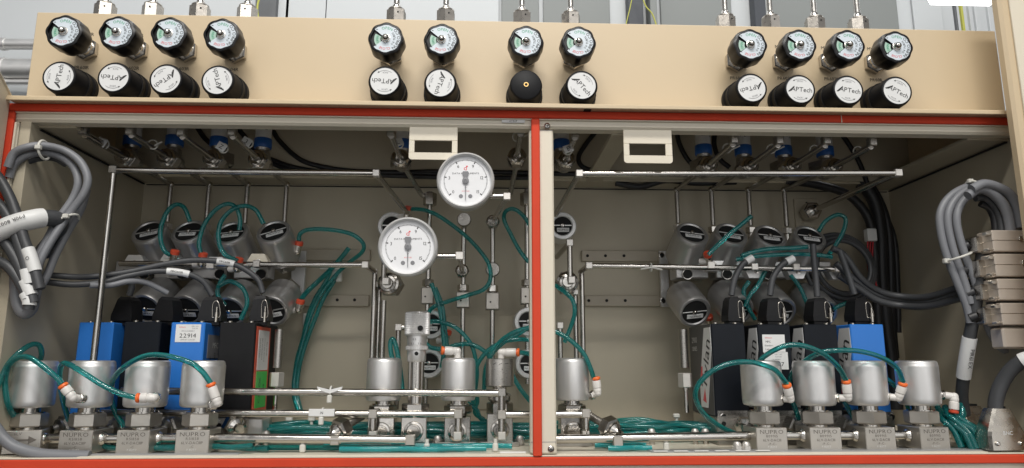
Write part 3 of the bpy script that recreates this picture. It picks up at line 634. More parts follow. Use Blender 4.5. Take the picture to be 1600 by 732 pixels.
# ================================================================== steel tubing
def tube(lb, runs, blocks=(), r=5.2, k='steel', bk='pale', bs=12, rad=8, group=None):
    """runs: list of polylines of (px,py,Y) or Vector; blocks: (px,py,Y[,size[,material]])"""
    pv = lambda q: q if isinstance(q, Vector) else P(*q)
    org = pv(runs[0][0]); t = thing('steel_tube', lb, 'tube', org, group)
    for rn_ in runs:
        b = MB(); b.sweep(bend([pv(q) for q in rn_], rad), r, k, 14); b.build('tube', t)
    for q in blocks:
        p = pv(q[0]) if isinstance(q[0], Vector) else P(*q[:3]); ex = q[1:] if isinstance(q[0], Vector) else q[3:]
        z = ex[0] if ex else bs; kk = ex[1] if len(ex) > 1 else bk
        b = MB(); b.box(p, (z, z, z), kk, 1); b.build('elbow_block', t)
    return t
def vert(px, y0, y1, Y):                       # upright run: true vertical through the pixel
    a = P(px, y0, Y); z = P(px, y1, Y).z; return [a, Vector((a.x, a.y, z))]
A = P(178, 266, 92); B_ = P(588, 271.5, 92)
tube('long tube from the left corner along the ceiling, dropping behind the second front valve', [[A, B_], [A, Vector((A.x, 92, P(145, 575, 92).z))]], [(A, 13, 'steel2'), (B_, 12)], 5.4)
tube('dark tube running back from the white end block left of the gauges', [[B_, P(640, 338, 300)]], [(640, 339, 296, 8, 'steel2')], 5)
A = P(905, 272, 46); B_ = P(1402, 271, 46)
tube('long tube under the ceiling of the right opening with a white block at each end', [[A, B_]], [(A, 12), (B_, 12.5)], 5.4)
tube('tube slanting back down behind the centre post', [[A, P(868, 336, 240)]], (), 5)
tube('tube slanting back from the right end block to a nut on the back wall', [[B_, P(1262, 333, 372)]], (), 5.6)
b = MB(); q = P(1262, 333, 372); b.hexn(q, q + Vector((0, -26, 0)), 20, 'steel'); b.lathe([(11, 26), (11, 32), (6, 34)], 'steel', 24, Matrix.Translation(q) @ FRONT); single(b, 'bulkhead_nut', 'hex bulkhead nut on the small plate of the back wall, upper right', 'nut')
# risers on the back wall
for i, (x, xb, yb, wd) in enumerate(((267, 261, 347, 'first'), (327, 320, 348, 'second'), (387, 381, 349, 'third'), (448, 443, 350, 'fourth'), (1057, 1059, 349, 'fifth'), (1111, 1114, 352, 'sixth'), (1169, 1172, 353, 'seventh'), (1225, 1229, 354, 'eighth'))):
    y = 289 if i < 4 else 297
    g = gpx[i] if i < 4 else gpx[i + 3]
    s_ = P(g[0], g[1], 218); a = P(x, y, 338); e_ = Vector((a.x, 338, P(x, yb, 338).z))
    t = tube('riser tube on the back wall, %s from the left' % wd, [[s_, a, e_]], (), 4.8, 'steel2', rad=6, group='riser tubes on the back wall')
    b = MB(); b.sph(a, 7, 'steel', 12); b.build('elbow', t)
    b = MB(); b.hexn(e_ + Vector((0, 0, -4)), e_ + Vector((0, 0, -17)), 11, 'pale' if i in (0, 1, 2, 3, 4, 7) else 'steel', ch=1); b.cyl(e_ + Vector((0, 0, -17)), e_ + Vector((0, 0, -30)), 6, 'steel'); b.cyl(e_ + Vector((0, 0, -30)), e_ + Vector((0, 0, -72)), 4, 'steel'); b.build('end_nut', t)
# the manifold tubes at mid height
tube('mid height manifold tube at left ending in a white block left of the gauges', [[(187, 412, 212), (571, 414.5, 212)], [(571, 414.5, 212), (586, 425, 262)]], [(571, 414.5, 212, 12.5), (586, 425, 262, 10), (402, 413, 212, 13, 'steel2'), (330, 415, 212, 14)], 5.2)
tube('mid height manifold tube at right starting at a white block right of the post', [[(920, 415.5, 212), (1310, 421, 212)], [(920, 415.5, 212), (907, 425, 260)]], [(920, 415.5, 212, 12.5), (907, 425, 260, 9), (1110, 415, 212, 14), (1178, 417.5, 212, 13), (1243, 418, 212, 13), (1308, 420, 212, 14)], 5.2)
b = MB(); q = P(1017, 418, 206); b.torus(q, 7.5, 1.5, 'tie', frame((1, 0, 0)), n=14, m=6); b.sweep([q + Vector((-20, -3, -4)), q + Vector((0, -8, -1)), q + Vector((20, -3, -5))], 1.8, 'tie', 6); single(b, 'cable_tie', 'nylon tie on the mid height tube right of the post', 'tie')
for px, y0, y1, lb in ((586, 428, 575, 'tall upright tube below the elbow left of the lower gauge'), (593, 446, 575, 'upright tube just right of the tall one left of the gauges'), (600, 470, 600, 'third upright tube left of the knurled knob'), (909, 428, 567, 'tall upright tube right of the centre post'), (899, 458, 567, 'upright tube close beside the tall one right of the post')):
    tube(lb, [vert(px, y0, y1, 258 if px not in (593, 899) else 272)], [(px, y0 - 1, 258, 10)] if px in (593, 899) else (), 5)
tube('upright tube behind the cup valve beside the post', [vert(875, 508, 570, 240)], [(875, 509, 240, 12)], 5)
tube('upright tube with a white top block left of the knurled knob', [vert(623, 512, 640, 200), [(624, 512, 200), (632, 512, 200)]], [(623, 512, 200, 12)], 4.8)
tube('upright tube with white blocks right of the centre post, top', [vert(890, 380, 438, 225), [(890, 380, 225), (870, 402, 300)]], [(890, 380, 225, 13), (893, 438, 225, 13)], 5.2)
tube('short upright tube dropping behind the lower gauge to a white block', [vert(601, 395, 440, 232)], [(603, 440, 232, 13)], 5.2)
# glands facing the viewer
def gland(lb, x, y, Y, r=20, dx=8, dy=6, group='round gland fittings facing the viewer'):
    t = thing('gland_fitting', lb, 'fitting', P(x, y, Y), group); a = P(x, y, Y); c_ = P(x + dx, y + dy, Y + 46); d = (c_ - a).normalized()
    b = MB(); T = Matrix.Translation(a) @ frame(-d); b.lathe([(r * .86, -14), (r * .9, -6), (r * .86, 0), (r * .7, 2), (r * .62, 0), (r * .45, 1), (r * .4, 6), (.5, 6)], 'steel', 36, T, c1=False); b.build('collar', t)
    b = MB(); b.hexn(a + d * 12, a + d * 38, r, 'steel2', ch=2.5); b.build('nut', t); return t
gland('large gland below the lower gauge', 606, 443, 240, 24, 10, 4); gland('large gland right of the centre post', 887, 441, 238, 24, -3, 4)
gland('ring gland under the upper gauge at right', 770, 346, 280, 15, 0, 3); gland('ring gland below the small white block under the upper gauge', 722, 423, 280, 15, 0, 2)
for x, y, lb in ((725, 343, 'round cap just under the upper gauge'), (770, 421, 'round cap on the second upright tube right of the gauges')):
    b = MB(); b.lathe([(14, -12), (14, -2), (12.5, 0), (.5, .3)], 'steel2', 32, Matrix.Translation(P(x, y, 275)) @ FRONT, c1=False); single(b, 'round_cap', lb, 'cap')
for px, y0, y1, hs, lb in ((672, 300, 640, ((302, 322, 12, 8), (379, 385, 8, 12), (437, 448, 10, 12), (450, 476, 12, 4)), 'first upright tube behind the gauges, with hex fittings'), (725, 352, 610, ((445, 456, 10, 12), (457, 482, 13, 4)), 'second upright tube with a hex fitting below the gauges'),
                         (770, 352, 580, ((446, 457, 10, 12), (458, 485, 13, 4)), 'third upright tube with a hex fitting below the gauges'), (823, 296, 600, ((302, 322, 12, 8), (437, 448, 10, 12), (450, 476, 13, 4)), 'upright tube close to the left side of the centre post')):
    t = tube(lb, [vert(px, y0, y1, 300)], (), 5.2, 'steel'); x = P(px, y0, 300).x
    for h0, h1, rr, n_ in hs:
        z0, z1 = P(px, h0, 300).z, P(px, h1, 300).z; b = MB()
        if n_ == 4: b.box((x, 300, (z0 + z1) / 2), (rr * 2.1, rr * 2.1, z0 - z1), 'block', 2); b.lathe([(1.8, 0), (1.8, .5)], 'hole', 10, Matrix.Translation((x - 4, 300 - rr * 1.06, (z0 + z1) / 2 - 2)) @ FRONT)
        else: b.hexn((x, 300, z1), (x, 300, z0), rr * 1.15, 'steel', ch=1.5, n=6 if n_ != 12 else 6)
        b.build('hex_fitting', t)
tube('tube elbow from the gland under the ceiling to the first upright tube', [[P(625, 250, 218), P(660, 307, 300), P(672, 307, 300)]], (), 5, 'steel2')
tube('tube bending down left of the centre post under the ceiling', [[P(808, 250, 218), P(797, 306, 300), P(780, 306, 300)]], (), 5, 'steel2')
# side tubes beside the flow controllers
for px, x2, y0, n0, n1, lb in ((437, 430, 515, 582, 605, 'upright tube with a hex nut right of the left flow controllers'), (1067, 1071, 515, 583, 606, 'upright tube with a hex nut left of the right flow controllers')):
    a = P(px, y0, 210); t = tube(lb, [vert(px, y0, 575, 210)], (), 8, 'steel2'); z0, z1 = P(px, n0, 210).z, P(px, n1, 210).z
    b = MB(); b.hexn((a.x, 210, z1), (a.x, 210, z0), 13, 'pale', ch=1.5); b.cyl((a.x, 210, z1), (a.x, 210, z1 - 4), 6, 'steel'); b.build('nut', t)
    b = MB(); b.cyl((a.x, 210, z1 - 3), (a.x, 210, P(px, 645, 210).z), 4.6, 'steel'); b.build('lower_tube', t)
# three long front bars
tube('upper long front tube passing behind the left front valves to the small steel valve', [[(190, 611, 104), (784, 615, 104)], vert(784, 615, 650, 104), vert(784, 650, 680, 104)], [(784, 613, 104, 13, 'steel2'), (784, 648, 104, 14, 'block'), (784, 681, 104, 13)], 6.2, rad=2)
tube('middle long front tube ending in a block under the middle silver valve', [[(160, 645, 108), (715, 648, 108)], vert(583, 648, 680, 108), vert(716, 648, 681, 108)], [(583, 647, 108, 14, 'block'), (583, 680, 108, 13), (716, 647, 108, 14, 'block'), (715, 681, 108, 13)], 6.2, rad=2)
tube('short tube level with the middle bar, passing behind the post', [[(790, 648, 108), (912, 648, 108)], vert(915, 648, 680, 108)], [(915, 646, 108, 14, 'block'), (915, 679, 108, 12)], 6.2)
tube('lowest front tube from the fourth left valve block to a block under the metering valve', [[Vector((VX[3] + 25, 60, -117)), P(648, 688, 60)]], [(524, 688, 60, 14, 'block'), (641, 688, 60, 15, 'block')], 7.4)
tube('lowest front tube right of the post leading to the right valve blocks', [[P(850, 687, 60), Vector((VX[4] - 25, 60, -117))]], [(965, 689, 56, 15, 'block')], 7.2)
for x, y, lb in ((529, 673, 'tilted hex gland on the lowest tube left of the metering valve'), (956, 671, 'tilted hex gland on the lowest tube right of the post')):
    a = P(x, y, 84); d = Vector((.55 if x < 900 else -.55, .8, .35)).normalized(); t = thing('gland_fitting', lb, 'fitting', a, 'tilted hex glands over the lowest tube')
    b = MB(); b.hexn(a - d * 4, a + d * 16, 19, 'steel', ch=2.5); b.build('nut', t)
    b = MB(); b.lathe([(13, 4), (13, 8), (9, 12), (6, 16), (6, 22)], 'steel', 24, Matrix.Translation(a) @ frame(-d)); b.build('collar', t)
    b = MB(); b.cyl(a + d * 16, a + d * 62, 6.5, 'steel2'); b.box(a + d * 62, (14, 14, 14), 'block', 1.5); b.build('rear_tube', t)
# sloping low pipework seen between the left and right front blocks
for i, x in enumerate((95, 180, 262, 1247, 1330)):
    a = P(x, 668, 118); d = Vector((.5 if x < 900 else -.4, .85, .2)).normalized(); t = thing('gland_fitting', '%s hex gland low behind the front valves, counted from the left' % ('first', 'second', 'third', 'fourth', 'fifth')[i], 'fitting', a, 'glands low behind the front valves')
    b = MB(); b.hexn(a, a + d * 20, 19, 'steel2', ch=2.5); b.build('nut', t); b = MB(); b.lathe([(14, 0), (14, 4), (8, 7), (7, 14), (.5, 14)], 'steel2', 24, Matrix.Translation(a) @ frame(-d), c1=False); b.build('collar', t)
for x, y, lb in ((370, 668, 'white tagged hex gland right of the fourth front left valve'), (1163, 668, 'hex gland left of the first front right valve')):
    a = P(x, y, 112); d = Vector((-.6 if x < 900 else .6, .75, .1)).normalized(); t = thing('gland_fitting', lb, 'fitting', a)
    b = MB(); b.hexn(a, a + d * 20, 20, 'steel', ch=2.5); b.build('nut', t); b = MB(); b.lathe([(14, 0), (14, 4), (8, 7), (7, 14), (.5, 14)], 'steel', 24, Matrix.Translation(a) @ frame(-d), c1=False); b.build('collar', t)

# ================================================================== middle row valves on the front bars
def mid_block(t, x, w_, h_z, Y, zb, base=True, k='steel'):
    b = MB(); b.box((x, Y, zb + 6 + h_z / 2), (w_, 40, h_z), k, 1.2); b.build('valve_block', t)
    if base: b = MB(); b.box((x, Y, zb + 4), (w_ * 1.5, 44, 8), 'steel2', 1); b.build('base_plate', t)
    b = MB(); T = Matrix.Translation((x, Y - 20, zb + 6 + h_z * .45)) @ FRONT; b.lathe([(15, -1), (16, 2), (15, 5), (12, 6), (11, 4), (8, 4), (8, 8), (.5, 8)], 'steel', 32, T, c1=False); b.build('port_gland', t)
def mid_valve(lb, px, r=30, cup=(148, 78), k='alu', w_=44, Y=146):
    x = P(px, 600, Y).x; t = thing('diaphragm_valve', lb, 'valve', (x, Y, ZF)); zb = ZF
    mid_block(t, x, w_, 42, Y, zb)
    b = MB(); b.lathe([(14, 48), (17, 50), (17, 53)], 'steel', 28, Matrix.Translation((x, Y, zb))); b.hexn((x, Y, zb + 53), (x, Y, zb + 68), 24, 'steel', ch=2); b.lathe([(19, 68), (19, 70)], 'steel', 28, Matrix.Translation((x, Y, zb))); b.build('bonnet_nut', t)
    b = MB(); b.lathe([(14, 70), (14, 76)], 'steel', 28, Matrix.Translation((x, Y, zb))); b.build('neck', t)
    b = MB(); b.lathe([(r * .85, 75), (r * .96, 76), (r, 80), (r, 136), (r * .985, 139), (r * .985, 141), (r * .93, 145), (r * .8, 147), (.5, 147.3)], k, 56, Matrix.Translation((x, Y, zb)), c1=False); b.build('actuator_cup', t)
    return x
mid_valve('silver cup valve left of the knurled metering valve', 600); XM = mid_valve('silver cup valve right of the knurled metering valve', 716, 29.5); mid_valve('silver cup valve just right of the centre post', 893, 30.5)
x = P(781, 600, 146).x; Y = 146; t = thing('diaphragm_valve', 'small steel valve with pen marks, left of the centre post', 'valve', (x, Y, ZF)); mid_block(t, x, 44, 48, Y, ZF, k='steel2')
T = Matrix.Translation((x, Y, ZF))
b = MB(); b.hexn((x, Y, ZF + 52), (x, Y, ZF + 72), 23, 'steel', ch=2); b.lathe([(16, 72), (20, 76), (20, 84), (14, 88)], 'steel', 28, T); b.build('bonnet_nut', t)
b = MB(); b.lathe([(12, 88), (12, 98)], 'steel', 24, T); b.build('neck', t)
b = MB(); b.lathe([(20, 98), (24.5, 100), (24.5, 140), (24, 142), (24, 145), (22, 146), (.5, 146.3)], 'steel2', 48, T, c1=False)
for a, c_ in (((-12, 136), (-7, 139)), ((-2, 136), (3, 138)), ((8, 137), (14, 138)), ((3, 128), (4, 127)), ((3, 112), (4, 111))): b.sweep([(x + a[0], Y - math.sqrt(24.7 ** 2 - a[0] ** 2), ZF + a[1]), (x + c_[0], Y - math.sqrt(24.7 ** 2 - c_[0] ** 2), ZF + c_[1])], .5, 'ink', 5)
b.build('actuator_cup', t)
# knurled metering valve
Y = 128; x = P(650, 600, Y).x; t = thing('metering_valve', 'tall steel metering valve with a knurled knob and a dark hole', 'valve', (x, Y, ZF)); mid_block(t, x, 42, 48, Y, ZF)
zz = lambda py: P(650, py, Y).z
T = Matrix.Translation((x, Y, 0))
b = MB(); b.hexn((x, Y, zz(662)), (x, Y, zz(655)), 14, 'steel'); b.hexn((x, Y, zz(654)), (x, Y, zz(630)), 23, 'steel', ch=2); b.build('bonnet_nut', t)
b = MB(); b.lathe([(13.4, zz(632)), (13.4, zz(563))], 'steel', 32, T); b.build('barrel', t)
b = MB(); b.lathe([(14, zz(566)), (16, zz(564)), (16, zz(548)), (18.4, zz(547)), (18.4, zz(541)), (17, zz(540)), (17.4, zz(524))], 'alu', 40, T)
for j in range(40):
    a = 2 * math.pi * j / 40; b.box((18.4, 0, (zz(547) + zz(541)) / 2), (1.4, 1.3, 6), 'alu', .3, T @ Matrix.Rotation(a, 4, 'Z'))
for j in range(6): b.sweep([(x - 12 + j * 4, Y - 16.6, zz(539)), (x - 12 + j * 4, Y - 16.6, zz(536))], .35, 'ink', 4)
b.text('0 5', 4.5, 'ink', Matrix.Translation((x - 3, Y - 17.7, zz(531))) @ FRONT)
q = Vector((x + 1, Y - 15.6, zz(553))); b.lathe([(3.4, 0), (3.4, .6)], 'hole', 14, Matrix.Translation(q) @ FRONT); b.build('thimble', t)
b = MB(); b.lathe([(20, zz(525)), (20.5, zz(524)), (20.5, zz(489)), (19.5, zz(488)), (.5, zz(488))], 'alu', 48, T, c1=False)
vs = []; fs = []; nn, mm = 52, 12
for j in range(nn):
    for i in range(mm):                                       # knurling: small raised diamonds
        a = 2 * math.pi * (j + .5 * (i % 2)) / nn; zc = zz(523) + (zz(490) - zz(523)) * (i + .5) / mm; dz = (zz(490) - zz(523)) / mm; da = math.pi / nn
        k = len(vs)
        for aa, z_, rr in ((a - da, zc, 20.5), (a, zc - dz, 20.5), (a + da, zc, 20.5), (a, zc + dz, 20.5), (a, zc, 21.9)): vs.append((rr * math.cos(aa), rr * math.sin(aa), z_))
        fs += [(k, k + 1, k + 4), (k + 1, k + 2, k + 4), (k + 2, k + 3, k + 4), (k + 3, k, k + 4)]
b.add(vs, fs, 'alu', False, T)
q = Vector((x + 7, Y - 21.3, zz(514))); b.lathe([(4.6, -1), (4.6, .9)], 'hole', 18, Matrix.Translation(q) @ FRONT @ Matrix.Rotation(R(18), 4, 'Y')); b.build('knurled_knob', t)
# base of the front valve row: machined base blocks behind
for i, (x0, x1, y0, y1, lb) in enumerate(((160, 290, 645, 690, 'steel base block behind the front left valves'), (336, 381, 655, 693, 'steel base block with a dark screw hole right of the fourth left valve'), (382, 408, 655, 692, 'narrow dull base block beside the left flow controller'), (1120, 1172, 641, 690, 'steel base block with a dark hole left of the first right valve'), (1215, 1320, 641, 690, 'steel base block behind the second right front valve'), (1330, 1402, 643, 692, 'steel base block behind the third right front valve'))):
    hs = {0: [(272, 666, 4)], 1: [(376, 661, 5)], 3: [(1131, 652, 5)], 4: [(1243, 651, 5), (1250, 652, 3)], 5: [(1393, 652, 5)]}.get(i, [])
    slab('base_block', lb, 'block', x0, x1, y0, y1, 132, 40, 'steel2' if i != 2 else 'alud', None, 1.2, hs)

# ================================================================== pressure gauges
def gauge(lb, x, y, r, Y):
    c_ = P(x, y, Y); t = thing('pressure_gauge', lb, 'gauge', c_, 'round white pressure gauges'); T = Matrix.Translation(c_) @ frame((-.02, -1, -.03), (1, 0, .01))
    b = MB(); b.T = T; b.lathe([(r * .3, -44), (r * .86, -42), (r * .92, -38), (r * .92, -10), (r * .97, -8), (r, -4), (r, 2), (r * .985, 5), (r * .93, 7), (r * .885, 5.5), (r * .875, 0)], 'bezel', 80, c1=False); b.build('case', t)
    b = MB(); b.T = T; b.lathe([(r * .88, -.6), (r * .88, 0)], 'gface', 72)
    g = r / 47; a0, a1 = R(222), R(-42)
    for i in range(76):
        a = a0 + (a1 - a0) * i / 75; big = i % 15 == 0; l0 = 35.8 * g; l1 = (31.6 if big else 33.6 if i % 5 == 0 else 34) * g; wd = (.85 if big else .36) * g
        X = Matrix.Rotation(a, 4, 'Z'); b.add([(l1, -wd, .25), (l0, -wd, .25), (l0, wd, .25), (l1, wd, .25)], [(0, 1, 2, 3)], 'ink', False, X)
    for i, tx in enumerate(('0', '3', '6', '9', '12', '15')):
        a = a0 + (a1 - a0) * i / 5; q = 27 * g; b.text(tx, 7.4 * g, 'ink', Matrix.Translation((q * math.cos(a), q * math.sin(a), 0)))
    X = Matrix.Translation((0, 0, 0)); b.text('DATA INSTRUMENTS', 3.9 * g, 'ink', Matrix.Translation((0, 12.5 * g, 0)), gap=.1, sx=1.15); b.text('PRESSURE', 1.9 * g, 'inkg', Matrix.Translation((0, 8.8 * g, 0)), sx=1.1)
    b.text('PSI', 2.6 * g, 'inkg', Matrix.Translation((0, -11 * g, 0))); b.text('316 SS TUBE', 2.4 * g, 'redink', Matrix.Translation((0, -17 * g, 0)))
    b.text('d', 11 * g, 'redink', Matrix.Translation((-.6 * g, 21.5 * g, 0)), sx=1.1); b.box((2.6 * g, 24.3 * g, .3), (2.2 * g, 2 * g, .3), 'redink', .05)
    for sx_ in (-1, 1): b.lathe([(3.4 * g, .1), (3.4 * g, .3)], 'inkg', 18, Matrix.Translation((sx_ * 7.6 * g, -25.5 * g, 0)))
    b.build('dial', t)
    b = MB(); b.T = T
    b.hull([(q[0] * g, q[1] * g, z) for q in ((-.9, 3), (.9, 3), (-.35, -33), (.35, -33)) for z in (1.6, 2.4)], 'inkg'); b.hull([(q[0] * g, q[1] * g, z) for q in ((-2, 2), (2, 2), (-5.4, 12.5), (5.4, 12.5), (-4.2, 15.6), (4.2, 15.6)) for z in (1.6, 2.4)], 'inkg')
    b.lathe([(5.4 * g, 1), (5.4 * g, 3), (1.8 * g, 4), (1.6 * g, 3.2), (.3, 3.2)], 'inkg', 24, c1=False); b.build('pointer', t)
gauge('upper pressure gauge, overlapping the left latch tab', 727.5, 283, 46.5, 2)
gauge('lower pressure gauge, in front of a rear valve', 637.5, 386, 48, 22)
tube('short tube from the upper gauge to a white block', [[(745, 307, 30), (792, 307, 30)], [(792, 308, 30), (770, 345, 280)]], [(792, 308, 30, 12)], 4.6)
tube('short tube from the lower gauge to a white block', [[(665, 401, 50), (718, 401, 50)], [(718, 401, 50), (722, 424, 270)]], [(718, 400.5, 50, 13)], 4.6)

# ================================================================== mass flow controllers and their plugs
def mfc(lb, xa, xb, ytop, k, depth=130, side=None, sticker=None, Y=132):
    a = P(xa, ytop, Y); c_ = P(xb, ytop, Y); zb = -92; cx = (a.x + c_.x) / 2; w_ = c_.x - a.x
    t = thing('flow_controller', lb, 'flow controller', (cx, Y, zb), 'box shaped flow controllers')
    b = MB(); b.box((cx, Y + depth / 2, (a.z + zb) / 2), (w_, depth, a.z - zb), k, 1.5); b.build('housing', t)
    b = MB(); b.box((cx, Y + depth / 2, zb - 24), (w_ * .98, depth * 1.05, 48), 'steel2', 1.5)
    for s_ in (-1,): b.lathe([(4, 0), (4, .5)], 'hole', 16, Matrix.Translation((cx - w_ * .3, Y - 4, zb - 12)) @ FRONT)
    b.build('base', t)
    for s_ in (.2, .8): b = MB(); b.lathe([(4, 0), (4, 2.5), (2.5, 3.6), (.01, 3.8)], 'chrome', 16, Matrix.Translation((a.x + w_ * s_, Y + 14, a.z)), c1=False); b.build('screw', t)
    if side:                                              # tall label on the flank facing the middle
        sx_ = -1 if side > 0 else 1                       # side>0: flank at low x
        X = Matrix.Translation((a.x - .4 if side > 0 else c_.x + .4, Y, 0)) @ (frame((-1, 0, 0), (0, -1, 0)) if side > 0 else frame((1, 0, 0), (0, 1, 0)))
        return t, X, a.z, zb, cx, w_, Y
    return t, None, a.z, zb, cx, w_, Y
def stick(t, pts, k, X, name='label', txts=()):
    b = MB(); b.hull([(p[0], p[1], z) for p in pts for z in (0, .5)], k, X)
    for q in txts: b.text(q[0], q[1], q[2], X @ Matrix.Translation((q[3], q[4], .5)) @ Matrix.Rotation(R(q[5] if len(q) > 5 else 0), 4, 'Z'), sx=q[6] if len(q) > 6 else 1., gap=q[7] if len(q) > 7 else .09)
    return b.build(name, t)
t, *_ = mfc('blue flow controller at far left, behind the upright tube', 124, 178, 504, 'blue')
t, *_ = mfc('plain black flow controller between the two blue ones', 195, 252, 503, 'bluebk')
t, X, zt, zb, cx, w_, Y = mfc('blue flow controller with white sticker 22914', 268, 321, 504, 'blue', side=-1)
q = P(294, 521, Y - .3); XF = Matrix.Translation(q) @ FRONT
stick(t, [(-21, -15), (21, -15), (21, 15), (-21, 15)], 'label', XF, 'sticker', [('22914', 10, 'ink', 0, -4, 0, 1.15, .14), ('infineon', 3.4, 'redink', -10, 10.5), ('CERT. NO', 2.6, 'inkg', 11, 11.5), ('12.04.2011', 2.6, 'inkg', 11, 8), ('MFC KALIBRIERT', 3, 'inkg', 0, 3.6), ('GEPRUFT 12.04.2011', 3, 'inkg', 0, -11)])
stick(t, [(16, zt - 60), (100, zt - 60), (100, zt - 20), (16, zt - 20)], 'inkg', X, 'label', [('MFC', 14, 'label', 50, zt - 38)])
stick(t, [(16, zb + 30), (100, zb + 30), (100, zt - 64), (16, zt - 64)], 'label', X, 'label', [('SERIES 1259', 7, 'ink', 50, 0, 90), ('MODEL', 7, 'ink', 30, 0, 90)])
t, X, zt, zb, cx, w_, Y = mfc('black flow controller with red edged label on its right flank', 344, 400, 504, 'blackm', side=-1)
stick(t, [(5, zb + 6), (84, zb + 6), (84, zt - 6), (5, zt - 6)], 'redp', X, 'label')
X2 = X @ Matrix.Translation((0, 0, .5))
stick(t, [(17, zb + 78), (76, zb + 78), (76, zt - 12), (17, zt - 12)], 'label', X2, 'label', [('MASS FLOW', 6, 'ink', 26, zt - 42, 90), ('CONTROLLER', 6, 'ink', 38, zt - 44, 90), ('RANGE 200 SCCM', 5, 'ink', 51, zt - 46, 90), ('SERIAL 4418', 5, 'ink', 64, zt - 44, 90)])
stick(t, [(17, zb + 14), (76, zb + 14), (76, zb + 76), (17, zb + 76)], 'greenl', X2, 'sticker', [('CAL OK', 12, 'ink', 36, zb + 44, 90), ('06/11', 11, 'ink', 58, zb + 44, 90)])
def tylan(t, X, zt, zb, sr=True):
    # X: local x runs towards the viewer, local y up
    stick(t, [(-38, zt - 6), (-3, zt - 6), (-1, zt - 44), (-34, zb + 12), (-72, zb + 12), (-74, zb + 50), (-50, zt - 60)], 'label', X, 'label', [('Tylan', 40, 'ink', -34, zt - 70, 70, 1.05)])
    b = MB(); X3 = X @ Matrix.Translation((0, 0, .6)); b.poly([(-72, zb + 50, 0), (-60, zb + 50, 0), (-54, zb + 84, 0), (-62, zb + 84, 0)], 'redink', X3); b.poly([(-60, zb + 24, 0), (-40, zb + 20, 0), (-46, zb + 46, 0)], 'redink', X3); b.build('printed_mark', t)
    if sr: b = MB(); b.text('2900', 15, 'label', X @ Matrix.Translation((-96, zt - 26, .6))); b.text('SERIES', 11, 'label', X @ Matrix.Translation((-96, zt - 42, .6))); b.build('lettering', t)
t, X, zt, zb, cx, w_, Y = mfc('dark grey flow controller lettered Tylan and 2900 SERIES on its left flank', 1111, 1163, 506, 'bluebk', side=1)
b = MB(); b.box((cx - w_ / 2 - .6, Y + 66, (zt + zb) / 2), (1, 128, zt - zb - 2), 'dgrey', .3); b.build('side_plate', t)
X = X @ Matrix.Translation((0, 0, .9)); tylan(t, X, zt, zb)
t, X, zt, zb, cx, w_, Y = mfc('black flow controller with two white stickers on its front', 1183, 1234, 507, 'bluebk', side=1); tylan(t, X, zt, zb, False)
XF = Matrix.Translation(P(1209, 537, Y - .3)) @ FRONT
stick(t, [(-20, -15.5), (20, -15.5), (20, 15.5), (-20, 15.5)], 'label', XF, 'sticker', [('infineon', 4, 'redink', -9, 10), ('MFC', 5, 'ink', -10, 3), ('Standort', 4, 'ink', -9, -3.5), ('Labor', 4.6, 'ink', -10, -10)])
XF = Matrix.Translation(P(1213, 564, Y - .3)) @ FRONT
stick(t, [(-21, -15), (21, -15), (21, 15), (-21, 15)], 'label', XF, 'sticker', [('22017', 10, 'ink', 0, -6, 0, 1.1, .14), ('CERT. NO', 3, 'inkg', 4, 11), ('12.04.2011', 3, 'inkg', 4, 7), ('KALIBRIERT', 3.2, 'inkg', 0, 2)])
t, X, zt, zb, cx, w_, Y = mfc('plain black flow controller left of the right blue one', 1255, 1307, 507, 'bluebk', side=1); tylan(t, X, zt, zb, False)
t, X, zt, zb, cx, w_, Y = mfc('bright blue flow controller at the right', 1328, 1380, 507, 'blue', side=1); tylan(t, X, zt, zb, False)
def make_plug():
    t = thing('cable_plug', 'x', 'plug', (0, 0, 0), 'black cable plugs on the flow controllers')
    b = MB(); b.hull([(-23, -17, 0), (23, -17, 0), (-23, 17, 0), (23, 17, 0), (-23, -17, 10), (23, -17, 10), (-23, 17, 10), (23, 17, 10), (-17, -15, 36), (13, -15, 38), (-17, 15, 36), (13, 15, 38), (-12, -12, 42), (9, -12, 43), (-12, 12, 42), (9, 12, 43)], 'black'); b.build('hood', t)
    b = MB(); b.box((0, 0, -4), (38, 26, 8), 'black', 1); b.build('socket', t)
    b = MB(); b.cyl((15, -20, -2), (15, -20, 14), 3.6, 'chrome', 16); b.cyl((15, -20, 14), (15, -20, 24), 2, 'chrome', 12); b.build('thumb_screw', t)
    b = MB(); b.sweep(cr([(6, -17.6, 6), (5, -17, 28), (10, -16.6, 35), (17, -17, 30), (21, -17.6, 8), (6, -17.6, 6)]), .7, 'chrome', 6); b.build('edge_bail', t)
    return t
pl0 = make_plug()
for i, (x, y, mir, lb) in enumerate(((198, 500, 1, 'leftmost black plug above the left flow controllers'), (262, 500, 1, 'second black plug above the left flow controllers'), (332, 501, 0, 'third plug, above the blue controller with the 22914 sticker'), (408, 503, 0, 'rightmost plug of the left four, standing against a rear valve'),
                                (1146, 503, 0, 'leftmost plug of the right four'), (1207, 504, 0, 'plug above the controller with two white stickers'), (1279, 504, 0, 'third plug of the right four'), (1343, 505, 0, 'plug above the right blue flow controller'))):
    o = pl0 if i == 0 else dup(pl0); o['label'] = lb; q = P(x, y, 172); zt0 = {0: 74, 1: 74}.get(i, 74); place(o, (q.x, 172, P(x, 506, 132).z + 6), Matrix.Rotation(R(170 if mir else (0 if i < 4 else 8)), 4, 'Z'))
    o.scale = (.72, .8, 1.05) if i in (3, 4) else (.86, .9, 1.0)

